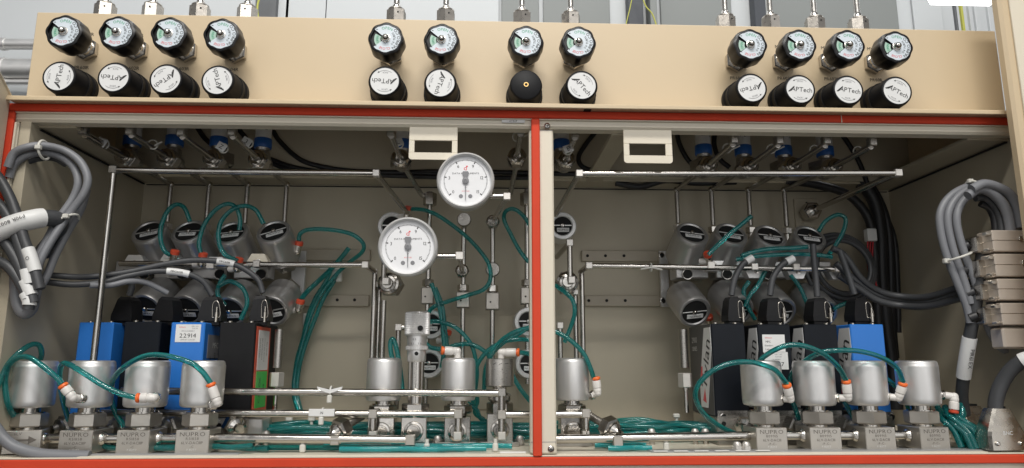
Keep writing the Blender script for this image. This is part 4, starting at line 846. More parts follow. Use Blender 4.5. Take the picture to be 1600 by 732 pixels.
# ================================================================== push fittings and teal tubes
def push(lb, port, corner, end, nrm=None, rc='orange', r=7.4):
    """port (px,py,Y) on the valve, corner where the body bends, end where the tube enters"""
    a, c_, e_ = P(*port), P(*corner), P(*end); t = thing('push_fitting', lb, 'fitting', a, 'white push fittings with coloured rings')
    d = (c_ - a).normalized(); b = MB(); b.lathe([(7, -4), (7, 1), (5.5, 2)], 'steel', 20, Matrix.Translation(a) @ frame(d)); b.hexn(a + d * 1, a + d * 5, 8, 'steel', ch=1); b.build('port_nut', t)
    f = (e_ - c_).normalized(); b = MB(); b.cyl(a + d * 4, c_, 5.6, 'wplas', 20); b.sph(c_, 6.4, 'wplas', 16)
    l = (e_ - c_).length; b.lathe([(6, 0), (r * .92, 3), (r * .92, 7), (r * .86, 7.6), (r * .86, 8.6), (r, 9.4), (r, l - 6), (r * .95, l - 5)], 'wplas', 28, Matrix.Translation(c_) @ frame(f)); b.build('elbow_body', t)
    b = MB(); b.lathe([(r * .72, l - 6), (r * .72, l - 3.4), (r * .98, l - 3), (r * .98, l), (r * .86, l + 1), (5.2, l + 1)], rc, 28, Matrix.Translation(c_) @ frame(f), c0=False); b.build('release_ring', t)
    return e_
push('white fitting with orange ring on the second front left valve, aimed up left', (127, 623, 26), (114, 622, 12), (98, 602, 8))
push('white fitting with orange ring on the third front left valve, aimed left', (243, 621, 24), (240, 622, 12), (214, 622, 8))
push('white fitting with orange ring on the fourth front left valve, aimed up left', (333, 633, 30), (340, 630, 14), (329, 600, 10))
push('white fitting with orange ring right of the first front right valve', (1221, 623, 44), (1235, 624, 34), (1229, 601, 26))
push('white fitting with orange ring right of the second front right valve', (1307, 622, 50), (1325, 622, 40), (1322, 595, 34))
push('white fitting with orange ring right of the third front right valve', (1386, 620, 50), (1404, 622, 40), (1411, 599, 32))
push('white fitting pointing down beside the rightmost front valve', (1471, 617, 54), (1491, 620, 48), (1490, 645, 48), rc='redp')
push('white fitting at the left edge on the first front left valve', (14, 619, 40), (2, 621, 34), (-8, 604, 34), rc='blueb')
push('white fitting with orange ring on top of the middle cup valve, aimed left', (715, 565, 140), (715, 549, 138), (690, 548, 134))
push('white fitting with orange ring on the small pen marked valve, aimed right', (783, 568, 140), (783, 551, 138), (811, 551, 134))
push('white fitting with orange ring beside the cup valve right of the post', (925, 618, 140), (934, 614, 132), (931, 590, 130))
NT = [0]
def teal(lb, pts, Y=0, r=4.1, k='teal', group=None):
    b = MB(); b.sweep(cr(pxp(pts, Y), 8), r, k, 12); return single(b, 'teal_hose', lb, 'hose', group)
teal('teal hose arching over the first front left valve to the left edge', [(62, 566, 92), (65, 552, 70), (60, 539, 55), (44, 541, 40), (18, 563, 22), (2, 590, 10), (-14, 630, 0)])
teal('teal hose from the second left valve fitting looping down the left edge', [(97, 600, 7), (90, 592, 6), (69, 574, 2), (46, 559, 2), (29, 559, 6), (14, 571, 12), (8, 597, 18), (12, 630, 24), (21, 650, 40)])
teal('teal hose from the third left valve fitting sweeping up left', [(215, 622, 8), (190, 616, 4), (160, 602, 2), (129, 582, 2), (106, 569, 8), (96, 571, 18), (93, 594, 30), (99, 628, 60), (107, 656, 96)])
teal('teal hose arching high between the third and fourth front left valves', [(329, 599, 9), (315, 580, 4), (295, 566, 0), (258, 556, 0), (229, 556, 4), (201, 569, 12), (178, 591, 40), (173, 617, 96), (180, 645, 104), (195, 667, 110)])
teal('large teal loop left of the first front right valve', [(1229, 600, 26), (1214, 581, 16), (1197, 572, 10), (1170, 566, 6), (1138, 569, 6), (1110, 582, 10), (1091, 602, 18), (1087, 622, 28), (1098, 645, 44), (1124, 666, 70), (1153, 679, 90), (1175, 682, 104)])
teal('teal hose arching over the second front right valve', [(1322, 594, 33), (1309, 573, 20), (1286, 553, 12), (1257, 541, 12), (1231, 540, 16), (1209, 548, 24), (1189, 562, 60), (1180, 575, 104)])
teal('teal hose arching over the third front right valve', [(1411, 597, 31), (1401, 575, 22), (1375, 558, 16), (1341, 549, 16), (1306, 548, 20), (1280, 552, 30), (1257, 565, 60), (1236, 587, 98), (1236, 618, 104), (1243, 640, 104), (1249, 656, 108)])
teal('short teal hose behind the fourth front right valve', [(1382, 590, 104), (1396, 601, 100), (1412, 615, 100), (1420, 640, 104)])
teal('teal hose hanging between the second and third right valves', [(1320, 628, 104), (1326, 640, 104), (1334, 655, 106)])
teal('teal hose curling down from the rightmost white fitting', [(1490, 645, 48), (1498, 655, 50), (1506, 648, 60), (1500, 632, 80)])
teal('teal hose looping from the rightmost fitting into the bundle', [(1504, 637, 60), (1501, 654, 56), (1478, 668, 70), (1465, 690, 96)])
# bundle dropping into the right corner
for i in range(16):
    j = random.uniform; x0 = 1468 + i * 1.6; Y0 = 40 + j(-12, 44)
    teal('thick bundle hose dropping beside the rightmost front valve', [(x0 + j(-6, 4), 640 + j(-6, 14), Y0 + 30), (x0 + 8 + j(-3, 5), 655 + j(-4, 8), Y0 + 10), (x0 + 22 + i * 1.1 + j(-4, 4), 674 + j(-3, 5), Y0), (x0 + 34 + i * 1.5 + j(-5, 5), 702 + j(-3, 2), Y0 - 6)], 0, 4.6, 'teal', 'teal hoses bundled in the right corner')
# right of the post
teal('teal hose rising behind the post to the fitting on its right', [(928, 592, 130), (922, 574, 124), (912, 553, 122), (895, 535, 122), (877, 523, 126), (850, 513, 132), (825, 513, 138), (797, 523, 146), (776, 541, 160), (760, 575, 176), (756, 615, 190)])
teal('teal hose curving down right of the post from the gland', [(868, 446, 230), (884, 458, 215), (895, 470, 212), (898, 488, 212), (893, 508, 220), (882, 535, 230)])
teal('teal hose looping at the left side of the post, high', [(826, 410, 255), (812, 392, 255), (799, 368, 255), (788, 345, 255), (790, 331, 258), (803, 327, 262), (818, 338, 266), (830, 356, 270)])
teal('long teal hose from the red fitting, bowing right of the gauges', [(640, 327, 282), (652, 327, 270), (668, 330, 262), (689, 340, 255), (723, 365, 250), (748, 390, 250), (764, 414, 250), (766, 437, 250), (755, 453, 250), (730, 462, 250), (701, 471, 255), (676, 481, 262), (664, 500, 280)])
for x, y, lb, Y in ((638, 327, 'red fitting above the lower gauge', 282), (467, 382, 'upper red fitting right of the rear left valves', 262), (469, 473, 'lower red fitting right of the rear left valves', 262), (699, 521, 'red fitting among the tangled hoses in the middle', 282), (273, 396, 'red fitting beside the leftmost rear valve', 200), (317, 400, 'red fitting beside the second rear valve', 200), (373, 408, 'red fitting beside the third rear valve', 200), (1106, 399, 'red fitting by the first rear right valve', 205), (1108, 497, 'red fitting by the first lower right valve', 300), (1177, 490, 'red fitting by the second lower right valve', 300), (1300, 485, 'red fitting left of the rightmost plug', 280)):
    q = P(x, y, Y); t = thing('push_fitting', lb, 'fitting', q, 'small red ringed fittings'); d = Vector((.25, -.3, 1)).normalized() if x < 700 else Vector((-.3, -.6, .6)).normalized()
    b = MB(); b.lathe([(5, -3), (8, -2), (8, 5), (6, 6.5), (4, 6.5)], 'redp', 22, Matrix.Translation(q) @ frame(d)); b.build('release_ring', t)
    b = MB(); b.cyl(q - d * 14, q - d * 2, 7, 'chrome', 18); b.sph(q - d * 15, 7.4, 'chrome', 14); b.cyl(q - d * 15, q - d * 15 + Vector((-16, 8, 0)), 6, 'wplas', 16); b.build('elbow_body', t)
teal('teal hose arching from the upper red fitting and running down the back wall', [(467, 379, 262), (469, 366, 258), (483, 359, 256), (515, 359, 256), (549, 366, 258), (567, 380, 262), (566, 394, 270), (549, 408, 290), (536, 419, 320), (523, 432, 330), (500, 462, 335), (486, 492, 335), (475, 527, 335), (466, 560, 335), (460, 590, 335), (460, 616, 330), (470, 644, 320)])
teal('teal hose rising from the lower red fitting beside the back rail', [(469, 470, 262), (480, 456, 280), (497, 440, 310), (518, 420, 330), (534, 402, 340), (545, 388, 344)], r=5)
for dx, n_ in ((-7, 'left strand'), (6, 'right strand')):
    teal('teal hose along the back wall, %s of the pair under the tie block' % n_, [(530 + dx, 410, 345), (516 + dx, 440, 342), (500 + dx, 466, 342), (488 + dx, 495, 342), (478 + dx * .6, 527, 342), (468 + dx * .5, 560, 342), (463 + dx * .4, 590, 342), (462 + dx * .4, 618, 338), (470 + dx * .4, 648, 325)])
b = MB(); q = P(527, 431, 345); b.box(q, (20, 10, 26), 'tie', 2, None); b.sweep([q + Vector((-34, -4, 14)), q + Vector((-8, -12, 12)), q + Vector((12, -6, 14))], 2, 'tie', 6); single(b, 'tie_mount', 'clear mounting block holding the teal hoses to the back wall', 'mount')
b = MB(); q = P(482, 500, 366); b.box(q, (22, 10, 26), 'tie', 2); single(b, 'tie_mount', 'second clear mounting block lower on the back wall', 'mount')
teal('slim teal loop left of the metering valve', [(629, 612, 150), (627, 590, 150), (624, 568, 150), (619, 543, 150), (614, 530, 150), (610, 536, 150), (611, 552, 150), (616, 568, 152)])
for lb, pts, Y in (('teal hose dropping straight behind the knurled knob', [(674, 443), (682, 465), (689, 492), (692, 520), (694, 545), (690, 575)], 255), ('second teal hose close beside the one behind the knurled knob', [(680, 450), (690, 475), (694, 500), (697, 530), (700, 548)], 262),
                   ('teal hose from the rear valve arching down to the right', [(668, 503), (687, 503), (710, 511), (728, 527), (739, 545), (745, 575), (744, 600), (738, 634)], 240), ('teal hose running right at mid height behind the middle valves', [(664, 536), (675, 544), (695, 545), (715, 539), (738, 539), (758, 550), (770, 566)], 235),
                   ('teal arc behind the small pen marked valve', [(741, 605), (743, 578), (755, 556), (774, 540), (796, 532), (822, 531), (840, 536)], 200), ('steep teal hose reaching the post behind the small valve', [(757, 612), (758, 580), (768, 555), (785, 537), (806, 525), (832, 508)], 215),
                   ('teal hose crossing low from the small valve to the post', [(800, 585), (810, 603), (824, 622), (840, 640)], 230), ('teal hose curling low behind the middle cup valve', [(738, 600), (746, 625), (742, 645), (756, 656)], 260),
                   ('thin teal hose between the middle valves, low', [(730, 630), (744, 640), (752, 655), (770, 662)], 240), ('teal hose from the orange ring running behind the post', [(812, 551), (826, 553), (845, 556)], 134)):
    teal(lb, pts, Y)
for i, (lb, pts, Y) in enumerate((('teal loop in front of the first rear riser', [(266, 399), (257, 392), (251, 375), (252, 353), (262, 330), (275, 320), (288, 325), (297, 347)], 196), ('teal loop rising beside the second rear riser', [(315, 400), (311, 380), (319, 352), (336, 329), (355, 319), (369, 325), (375, 343), (374, 360)], 196),
                   ('teal loop over the third and fourth upper rear valves', [(372, 408), (352, 398), (342, 378), (344, 350), (360, 330), (380, 322), (399, 328), (412, 350)], 192), ('teal hose hidden between the left rear manifold and lower valves', [(352, 430), (344, 442), (340, 460), (352, 478)], 215), ('teal hose curving round the third lower rear valve', [(340, 448), (360, 440), (380, 452), (386, 475), (376, 500)], 205),
                   ('green loop at the upper right of the rear right valves', [(1279, 362), (1290, 346), (1308, 336), (1321, 342), (1318, 361), (1308, 380), (1295, 398)], 220), ('teal hose slanting across the second upper right valve', [(1174, 338), (1160, 350), (1146, 361), (1126, 379), (1107, 398)], 185), ('teal hose running level under the upper right valves', [(1158, 400), (1180, 393), (1205, 389), (1235, 388), (1262, 386)], 190),
                   ('second teal hose running level under the upper right valves', [(1150, 406), (1190, 400), (1230, 398), (1270, 398), (1300, 402)], 196), ('teal hose wrapped low behind the right plugs', [(1170, 440), (1162, 455), (1168, 478), (1180, 500)], 230), ('teal hose hanging between the third and fourth right plugs', [(1235, 430), (1250, 450), (1262, 478), (1266, 500)], 230), ('short teal hose at the red fitting left of the rightmost plug', [(1302, 483), (1312, 478), (1326, 473)], 225),
                   ('teal hose curving from the right manifold towards the lower valves', [(1196, 424), (1185, 445), (1172, 462), (1164, 480)], 225))):
    teal(lb, pts, Y, 4)
# coils of hose lying on the floor at the back, in two runs
for run, (xa, xb, n_) in enumerate(((408, 838, 15), (868, 1135, 15))):
    for i in range(n_):
        Yh = 175 + (i % 6) * 24 + random.uniform(-4, 4); z = ZF + 8 + (i // 6) * 8 + (i % 6) * .8
        a = P(xa + random.uniform(-6, 30), 660, Yh).x; c_ = P(xb + random.uniform(-20, 10), 660, Yh).x; pts = []
        for s_ in range(8):
            u = s_ / 7; pts.append((a + (c_ - a) * u, Yh + random.uniform(-12, 12), z + random.uniform(-2, 6) + 4 * math.sin(u * 3.1)))
        b = MB(); b.sweep(cr(pts, 6), 3.9, 'teal', 10); single(b, 'teal_hose', 'teal hose lying in the bundle on the floor %s of the centre post' % ('left', 'right')[run], 'hose', 'teal hoses along the floor, %s of the post' % ('left', 'right')[run])
for i, (x0, x1, y, yy, k) in enumerate(((222, 395, 700, 698, 'teal'), (240, 420, 697, 702, 'teal'), (400, 640, 701, 699, 'teal'), (505, 740, 704, 701, 'tealb'), (530, 760, 707, 706, 'tealb'), (610, 725, 702, 704, 'tealb'), (560, 690, 709, 705, 'tealb'), (930, 1010, 704, 705, 'tealb'), (950, 1018, 706, 708, 'tealb'), (115, 190, 697, 700, 'teal'), (955, 1005, 708, 704, 'tealb'), (540, 800, 700, 707, 'tealb'))):
    Yh = 52 + (i % 4) * 12; a = P(x0, y, Yh); c_ = P(x1, yy, Yh); pts = [a.lerp(c_, u / 5) + Vector((0, random.uniform(-5, 5), random.uniform(-1.5, 1.5))) for u in range(6)]
    for p in pts: p.z = max(p.z, ZF + 6)
    b = MB(); b.sweep(cr(pts, 6), 4.2, k, 10); single(b, 'teal_hose', 'teal hose low behind the bottom edge, %s' % ('under the first left bars', 'beside the first one at left', 'crossing towards the metering valve', 'bright strand under the metering valve', 'bright strand nearest the edge', 'short bright strand under the middle valve', 'bright strand lowest of all', 'bright strand right of the post', 'second bright strand right of the post', 'between the first two left blocks', 'third bright strand right of the post', 'longest bright strand')[i], 'hose')

# ================================================================== cables
def cable(lb, pts, Y=0, r=7, k='cable', sleeves=(), group=None, name='cable'):
    t = None; b = MB(); P3 = cr(pxp(pts, Y), 8); b.sweep(P3, r, k, 14)
    if not sleeves: return single(b, name, lb, 'cable', group)
    t = thing(name, lb, 'cable', P3[0], group); b.build('jacket', t)
    for u0, u1, tx in sleeves:
        n = len(P3) - 1; i0, i1 = int(u0 * n), max(int(u0 * n) + 1, int(u1 * n)); b = MB(); b.sweep(P3[i0:i1 + 1], r * 1.12 + .6, 'label', 16)
        if tx:
            m_ = P3[(i0 + i1) // 2]; tn = (P3[i1] - P3[i0]).normalized()
            if tn.x < 0: tn = -tn
            nrm = Vector((0, -1, 0)); nrm = (nrm - tn * nrm.dot(tn)).normalized()
            b.text(tx, r * (1.0 if r < 13 else .62), 'ink', Matrix.Translation(m_ + nrm * (r * 1.12 + 1)) @ frame(nrm, tn if r < 13 else -tn))
        b.build('label_sleeve', t)
    return t
cable('grey cable to the rightmost left plug, with a white sleeve', [(75, 430, 60), (115, 433, 80), (149, 432, 105), (201, 425, 125), (258, 413, 140), (301, 407, 150), (344, 409, 158), (373, 416, 164), (402, 436, 170), (411, 458, 172)], r=5.0, k='cabled', sleeves=[(.66, .76, 'MFC601R')])  # same cable as the coil; its shade is put into the darker jacket
cable('grey cable to the third left plug, with a white sleeve', [(72, 441, 60), (115, 445, 80), (161, 441, 105), (201, 431, 125), (244, 424, 138), (287, 427, 150), (316, 439, 162), (332, 462, 170)], r=5.0, k='cabled', sleeves=[(.64, .76, 'MFC602R')])  # shade painted by the darker jacket here too
cable('grey cable dipping to the second left plug', [(140, 446, 90), (172, 446, 110), (201, 440, 125), (229, 442, 145), (262, 458, 165)], r=5)
cable('dark cable dropping to the leftmost left plug', [(190, 424, 150), (203, 434, 160), (206, 448, 168), (202, 462, 171)], r=5.5, k='cabled')
ccoil = 'grey cables coiled at the left wall'
Yc = lambda x: -10 + x * .35
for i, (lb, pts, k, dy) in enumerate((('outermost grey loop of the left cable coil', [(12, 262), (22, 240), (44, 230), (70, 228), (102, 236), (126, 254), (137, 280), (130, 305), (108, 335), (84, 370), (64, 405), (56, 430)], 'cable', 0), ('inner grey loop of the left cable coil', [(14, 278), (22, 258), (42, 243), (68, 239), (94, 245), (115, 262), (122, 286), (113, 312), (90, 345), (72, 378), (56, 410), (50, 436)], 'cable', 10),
                   ('shaded grey loop at the back of the left coil', [(10, 300), (18, 280), (34, 258), (58, 248), (84, 247), (105, 258)], 'cabled', 22), ('rear grey strand of the left coil running down', [(136, 296), (126, 328), (106, 362), (86, 400), (74, 430), (62, 450)], 'cable', 20),  # rear loop's shade is painted with the darker jacket
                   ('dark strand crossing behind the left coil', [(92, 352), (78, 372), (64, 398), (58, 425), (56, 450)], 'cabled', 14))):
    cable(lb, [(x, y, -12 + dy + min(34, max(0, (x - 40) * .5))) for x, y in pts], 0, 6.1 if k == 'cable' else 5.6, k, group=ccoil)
cable('grey cable turning up in a U below the left coil', [(24, 425), (24, 448), (27, 475), (38, 491), (50, 482), (55, 460), (60, 435)], 6, 8, 'cable')
for lb, pts, s_ in (('thick grey cable entering at the left edge, highest of the bunch', [(-30, 250), (-4, 276), (14, 306), (27, 340), (38, 376), (48, 402), (56, 428), (62, 452)], [(.66, .84, 'O')]), ('thick grey cable entering at the left edge, second of the bunch', [(-30, 300), (-4, 318), (12, 338), (26, 372), (36, 402), (42, 428), (46, 450)], [(.8, .97, '')]),
                    ('thick grey cable entering at the left edge, third of the bunch', [(-30, 352), (-4, 366), (14, 388), (27, 410), (38, 436), (48, 460), (52, 474)], [(.7, .86, '')]), ('thick grey cable entering at the left edge, lowest of the bunch', [(-30, 398), (-4, 408), (14, 418), (28, 436), (38, 454), (46, 472), (44, 484)], [(.72, .9, 'I')])):
    cable(lb, pts, -20, 7.8, 'cabled', s_)
cable('very thick dark cable with a white sleeve lettered upside down', [(-40, 384, -30), (-10, 366, -30), (20, 352, -24), (48, 344, -14), (70, 341, 0), (92, 346, 20), (84, 372, 40), (66, 396, 50)], 0, 13, 'cabled', [(.02, .56, 'P90R 8002M')])
cable('broad dark cable sweeping down at the lower left edge', [(40, 400, 50), (22, 430, 40), (8, 462, 30), (-8, 490, 20), (-30, 520, 10)], 0, 12, 'cabled')
cable('thick grey cable lying along the bottom edge at left', [(-30, 640, 4), (-8, 668, 4), (6, 686, 5), (26, 700, 7), (60, 709.5, 9), (100, 712.5, 12), (140, 713.5, 16)], 0, 8.5, 'cable')
def ziptie(lb, x, y, Y, nrm, rr=12, w_=2.2, hd=(0, 8)):
    b = MB(); q = P(x, y, Y); T = frame(nrm); b.torus(q, rr, w_, 'tie', T, n=22, m=8)
    hq = q + T.to_3x3() @ Vector((rr * math.cos(R(hd[0])), rr * math.sin(R(hd[0])), 0)); b.box(hq, (hd[1], hd[1] * .8, hd[1] * .8), 'tie', 1.2); return single(b, 'cable_tie', lb, 'tie')
ziptie('white cable tie round the top of the left coil', 69, 235, 6, (1, 0, .1), 15, 2, (270, 9))
ziptie('white cable tie round the lower neck of the left coil', 104, 347, 28, (.6, 0, -.8), 19, 2, (60, 9))
# right coil
rc = 'grey cables coiled at the right wall'
for lb, pts, k, Y, r in (('leftmost strand of the right cable coil', [(1530, 288), (1508, 293), (1488, 304), (1473, 322), (1468, 346), (1476, 390), (1494, 438), (1510, 478), (1516, 505)], 'cable', 44, 6.2), ('second strand of the right cable coil', [(1545, 290), (1518, 294), (1498, 306), (1484, 326), (1481, 350), (1490, 392), (1506, 438), (1517, 475)], 'cable', 40, 6.2), ('third strand of the right cable coil', [(1556, 296), (1530, 297), (1511, 308), (1498, 326), (1495, 350), (1506, 394), (1522, 436), (1530, 466)], 'cable', 36, 6.4),
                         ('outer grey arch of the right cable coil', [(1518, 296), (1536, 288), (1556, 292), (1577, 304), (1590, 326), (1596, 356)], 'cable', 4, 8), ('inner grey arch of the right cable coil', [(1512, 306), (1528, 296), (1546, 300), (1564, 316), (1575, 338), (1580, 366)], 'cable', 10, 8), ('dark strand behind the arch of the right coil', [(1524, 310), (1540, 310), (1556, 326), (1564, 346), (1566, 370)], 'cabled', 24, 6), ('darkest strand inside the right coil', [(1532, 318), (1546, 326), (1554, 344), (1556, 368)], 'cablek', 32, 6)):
    cable(lb, pts, Y, r, k, group=rc)
ziptie('white cable tie on top of the right coil', 1524, 296, 40, (.75, .1, .6), 17, 2, (200, 9)); ziptie('white cable tie across the three strands of the right coil', 1496, 402, 40, (.35, 0, -1), 21, 2, (180, 10))
cable('thick dark cable with a slanted white sleeve running down at right', [(1538, 372, 30), (1533, 410, 32), (1528, 450, 36), (1522, 490, 44), (1513, 540, 60), (1506, 585, 80), (1503, 620, 98), (1507, 648, 108)], 0, 9.6, 'cabled', [(.54, .74, 'PIR61 EX')])
cable('grey loop hanging under the connector stack', [(1548, 470), (1552, 500), (1560, 530), (1570, 546), (1562, 540), (1546, 515), (1536, 480)], 40, 7, 'cable')
cable('thick dark cable arching into the front connector hood', [(1640, 560, -30), (1606, 562, -20), (1584, 574, -6), (1567, 596, 6), (1557, 622, 12), (1555, 648, 14)], 0, 10.8, 'cabled', [(.0, .28, '')])
def hood(lb, x, y0, y1, Y, w0, w1, k='chrome'):
    a = P(x, y0, Y); c_ = P(x, y1, Y); h0 = w0 / 2; h1 = w1 / 2; t = thing('connector_hood', lb, 'connector', c_, 'metal connector hoods standing in the right corner'); z0, z1 = a.z, c_.z; H = z0 - z1
    b = MB(); ps = []
    for z, hh, dd in ((z0, h0 * .9, 14), (z0 - H * .2, h0, 15), (z0 - H * .55, h1 * .96, 18), (z0 - H * .66, h1, 18), (z1, h1, 18)):
        for sx_ in (-1, 1):
            for ch in ((hh, dd - 4), (hh - 4, dd)): ps += [(a.x + sx_ * ch[0], Y - ch[1], z), (a.x + sx_ * ch[0], Y + ch[1], z)]
    b.hull(ps, k); b.build('shell', t)
    b = MB(); b.cyl((a.x, Y, z0 - 2), (a.x, Y, z0 + 3), 12, 'black', 24); b.build('cable_boot', t)
    for sx_ in (-1, 1): b = MB(); b.lathe([(3.4, 0), (3.4, 2), (2, 3)], 'steel', 14, Matrix.Translation((a.x + sx_ * h1 * .62, Y - 18, z1 + 10)) @ FRONT); b.build('screw', t)
    b = MB(); b.text('BNC', 8, 'label', Matrix.Translation((a.x, Y - 18, z1 + 26)) @ FRONT); b.build('lettering', t)
hood('front metal connector hood in the lower right corner', 1557, 638, 702, 16, 32, 60); hood('rear metal connector hood beside the bundled teal hoses', 1514, 634, 690, 116, 30, 56)
# stacked shells at the right edge
for i, (x0, y0, y1) in enumerate(((1549, 359, 394), (1553, 396, 433), (1558, 435, 470), (1563, 473, 509))):
    Y = -6; a = P(x0, y0, Y); c_ = P(x0, y1, Y); H = a.z - c_.z; t = thing('connector_shell', '%s nickel connector shell in the stack at the right edge' % ('topmost', 'second', 'third', 'lowest')[i], 'connector', a, 'nickel connector shells stacked at the right edge')
    b = MB(); zc = (a.z + c_.z) / 2; b.box((a.x + 42, Y + 18, zc), (84, 36, H - 1.5), 'shell', 1.4); b.box((a.x + 42, Y + 18, zc + 1), (85, 36.8, 1.0), 'chrome', .3); b.build('shell', t)
    b = MB(); b.box((a.x - 4, Y + 40, zc - 2), (16, 34, H - 10), 'chrome', 2); b.box((a.x - 3, Y + 6, zc + H * .33), (12, 10, 6), 'chrome', 1); b.box((a.x - 3, Y + 6, zc - H * .38), (14, 10, 4), 'chrome', 1); b.build('flange', t)
    b = MB(); b.lathe([(5, 0), (5, 2), (3.4, 3.4), (.01, 3.6)], 'steel', 18, Matrix.Translation((a.x + 48, Y, zc + 4)) @ FRONT, c1=False); b.build('screw', t)
    b = MB(); b.cyl((a.x - 10, Y + 44, zc), (a.x - 20, Y + 48, zc - 4), 8, 'cablek', 16); b.build('boot', t)
slab('connector_shell', 'plain grey cover below the nickel connector stack', 'cover', 1566, 1640, 512, 545, -2, 30, 'shell', 'lower cover', 3)
# dark harness at the back right
for i, (lb, pts, r) in enumerate((('thickest black harness cable falling at rear right', [(1330, 252), (1352, 290), (1368, 320), (1376, 370), (1378, 430), (1384, 500), (1392, 560), (1400, 640)], 14), ('black harness cable sweeping along the ceiling at right', [(1230, 282), (1280, 290), (1325, 305), (1356, 340), (1366, 390), (1368, 440), (1374, 520), (1382, 600)], 9), ('second black harness cable beside the thick one', [(1335, 262), (1366, 300), (1386, 350), (1392, 420), (1392, 490), (1398, 560)], 9),
                                  ('thin outer black cable of the rear harness', [(1340, 290), (1372, 320), (1396, 370), (1402, 440), (1404, 520)], 6), ('black cable passing behind the latch tab at right', [(962, 286), (1000, 292), (1040, 282), (1090, 286), (1150, 284)], 7), ('black flat cable along the ceiling back edge', [(940, 262), (1010, 260), (1060, 262), (1110, 260)], 12))):
    cable(lb, pts, 330 if i != 1 else 318, r, 'cablek')
for i, (lb, pts, Y) in enumerate((('upper dark cable joining the right coil to the rear coil', [(1300, 388), (1320, 400), (1346, 436), (1376, 456), (1412, 464), (1450, 464), (1490, 452), (1516, 440)], 200), ('lower dark cable joining the right coil to the rear coil', [(1310, 430), (1340, 450), (1372, 470), (1410, 478), (1450, 479), (1495, 468), (1522, 460)], 190), ('middle dark cable joining the right coil to the rear coil', [(1306, 412), (1336, 438), (1370, 461), (1410, 470), (1455, 471), (1500, 458)], 205))):
    cable(lb, [(x, y, Y - max(0, x - 1400) * 1.1) for x, y in pts], 0, 6.2, 'cabled')
b = MB(); q = P(1316, 418, 262)
for rr in (62, 54, 70): b.torus(q + Vector((0, rr - 60, 0)), rr, 5, 'cabled', frame((0, -1, .1)), n=40, m=8)
single(b, 'cable_coil', 'dark round coil of cable behind the fourth right valve', 'cable')
for lb, pts in (('grey cable bending into the leftmost right plug', [(1176, 403), (1160, 414), (1148, 436), (1143, 462)]), ('grey cable bending into the second right plug', [(1240, 404), (1222, 414), (1208, 434), (1203, 462)]), ('grey cable dropping into the third right plug', [(1270, 382), (1272, 410), (1275, 438), (1277, 464)]), ('grey cable dropping into the rightmost right plug', [(1312, 392), (1320, 414), (1328, 438), (1335, 460)])):
    cable(lb, pts, 170, 5.6, 'cabled', [(.0, .22, '')] if 'bending' in lb else ())
for lb, pts in (('black cable falling from the ceiling between the fourth left transducer and the tab', [(424, 200), (438, 222), (470, 250), (510, 262), (560, 268), (640, 270), (700, 272)]), ('black cable along the ceiling behind the upper gauge', [(420, 248), (460, 262), (520, 270), (640, 276), (760, 278), (830, 278)]), ('black cable drooping right of the post under the ceiling', [(936, 200), (918, 222), (904, 246), (912, 262), (940, 268), (990, 272)]),
                ('black cable hanging between the latch tab and first right transducer', [(1058, 198), (1060, 220), (1072, 246), (1086, 262)]), ('black cable hanging behind the second right transducer', [(1118, 200), (1116, 226), (1124, 248), (1140, 262)]), ('black cable falling between the second and third left transducers', [(304, 192), (318, 214), (336, 232), (360, 262)]), ('black cable falling between the third and fourth left transducers', [(368, 196), (384, 216), (404, 240), (440, 262), (480, 268)]), ('black cable hanging right of the fourth right transducer', [(1314, 208), (1334, 238), (1346, 262), (1356, 290)]),
                ('third black cable along the ceiling behind the upper gauge', [(500, 266), (600, 270), (700, 268), (800, 270), (900, 272), (960, 270)])):
    cable(lb, pts, 300, 5, 'cablek', group='black cables under the ceiling')
b = MB(); q = P(1360, 368, 300); b.box(q, (20, 16, 26), 'label', 1.5); single(b, 'terminal_block', 'white block on the red wires at rear right', 'connector')
for i, dx in enumerate((-4, 0, 4)): wire('%s red wire below the white block at rear right' % ('left', 'middle', 'right')[i], [(1360 + dx, 376), (1359 + dx, 400), (1361 + dx, 425), (1366 + dx, 450)], 300, 1.6, 'redwire')
# tags tied round the front bars, studs, nuts and mounts
for x, y, Y, tx, lb in ((516, 611, 97, '', 'white folded tag tied on the upper long front bar'), (503, 645, 101, '.N', 'white tag with a black mark tied on the middle front bar')):
    q = P(x, y, Y); t = thing('tag', lb, 'tag', q); b = MB()
    if tx: b.box(q + Vector((0, -2, 0)), (42, 3, 12), 'label', 1); b.text(tx, 6, 'ink', Matrix.Translation(q + Vector((0, -4, 0))) @ FRONT)
    else:
        for s_ in (-1, 1): b.hull([q + Vector(p) for p in ((0, -3, 2), (0, -5, 2), (0, -3, -4), (0, -5, -4), (s_ * 21, -5, 7), (s_ * 21, -3, 7), (s_ * 19, -5, 2), (s_ * 19, -3, 2))], 'label')
    b.build('flag', t); b = MB(); b.torus(q + Vector((0, 7, -2)), 8.5, 1.8, 'tie', frame((1, 0, 0)), n=18, m=6); b.box(q + Vector((0, -3, -13)), (8, 7, 13), 'tie', 1.5); b.build('tie_loop', t)
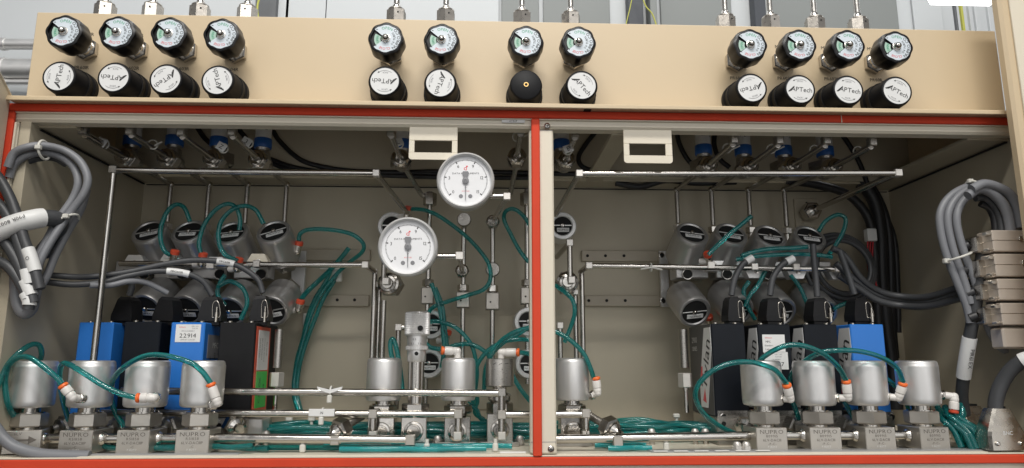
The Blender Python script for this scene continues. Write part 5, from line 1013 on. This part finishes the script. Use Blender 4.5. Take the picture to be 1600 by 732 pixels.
for i, (x, y, lb) in enumerate(((416, 679, 'acorn nut right of the left flow controllers'), (402, 680, 'small acorn nut beside the left base block'), (1018, 676, 'acorn nut alone on the floor right of the post'), (1086, 676, 'acorn nut left of the large teal loop'), (1102, 676, 'second acorn nut left of the large teal loop'), (1289, 699, 'screw head between the first and second right blocks'), (1300, 698, 'second screw head between the right blocks'), (1152, 697, 'screw head just left of the first right block'), (1166, 697, 'second screw head left of the first right block'), (684, 687, 'screw right of the metering valve base'), (812, 687, 'screw right of the small steel valve base'))):
    q = P(x, y, 150 if y < 690 else 40); b = MB(); T = Matrix.Translation((q.x, q.y, q.z)); b.hexn(q + Vector((0, 0, -9)), q + Vector((0, 0, 0)), 8, 'pale', ch=1); b.lathe([(6.4, 0), (6.4, 3), (4.5, 6), (.01, 7)], 'pale', 18, T, c1=False); b.cyl((q.x, q.y, ZF), q + Vector((0, 0, -8)), 5, 'steel'); single(b, 'nut', lb, 'nut', None)
for x, y0, y1, Y, lb in ((452, 655, 673, 240, 'slim white post with flat head among the floor hoses, left'), (487, 655, 672, 220, 'second slim white post among the floor hoses, left'), (1057, 650, 676, 240, 'slim white post among the floor hoses right of the post')):
    a = P(x, y0, Y); b = MB(); z1 = ZF + 2; b.cyl((a.x, Y, z1), (a.x, Y, a.z), 2.8, 'tie'); b.box((a.x, Y, a.z), (12, 10, 8), 'tie', 2); b.lathe([(22, 0), (16, 3), (4, 6)], 'tie', 24, Matrix.Translation((a.x, Y, z1))); single(b, 'tie_mount', lb, 'mount')
for x, y, lb in ((473, 699, 'small clear block on the floor left of the metering valve'), (667, 700, 'small clear tie block under the metering valve'), (774, 701, 'small clear tie block under the small steel valve'), (1041, 698, 'small clear block on the floor right of the post')):
    q = P(x, y, 60); b = MB(); b.box((q.x, 60, ZF + 7), (9, 8, 13), 'tie', 2); b.lathe([(3, 0), (3, 8)], 'tie', 14, Matrix.Translation((q.x, 60, ZF + 12))); single(b, 'tie_block', lb, 'mount')
for o in bpy.data.objects:
    if '_o' in o: del o['_o']
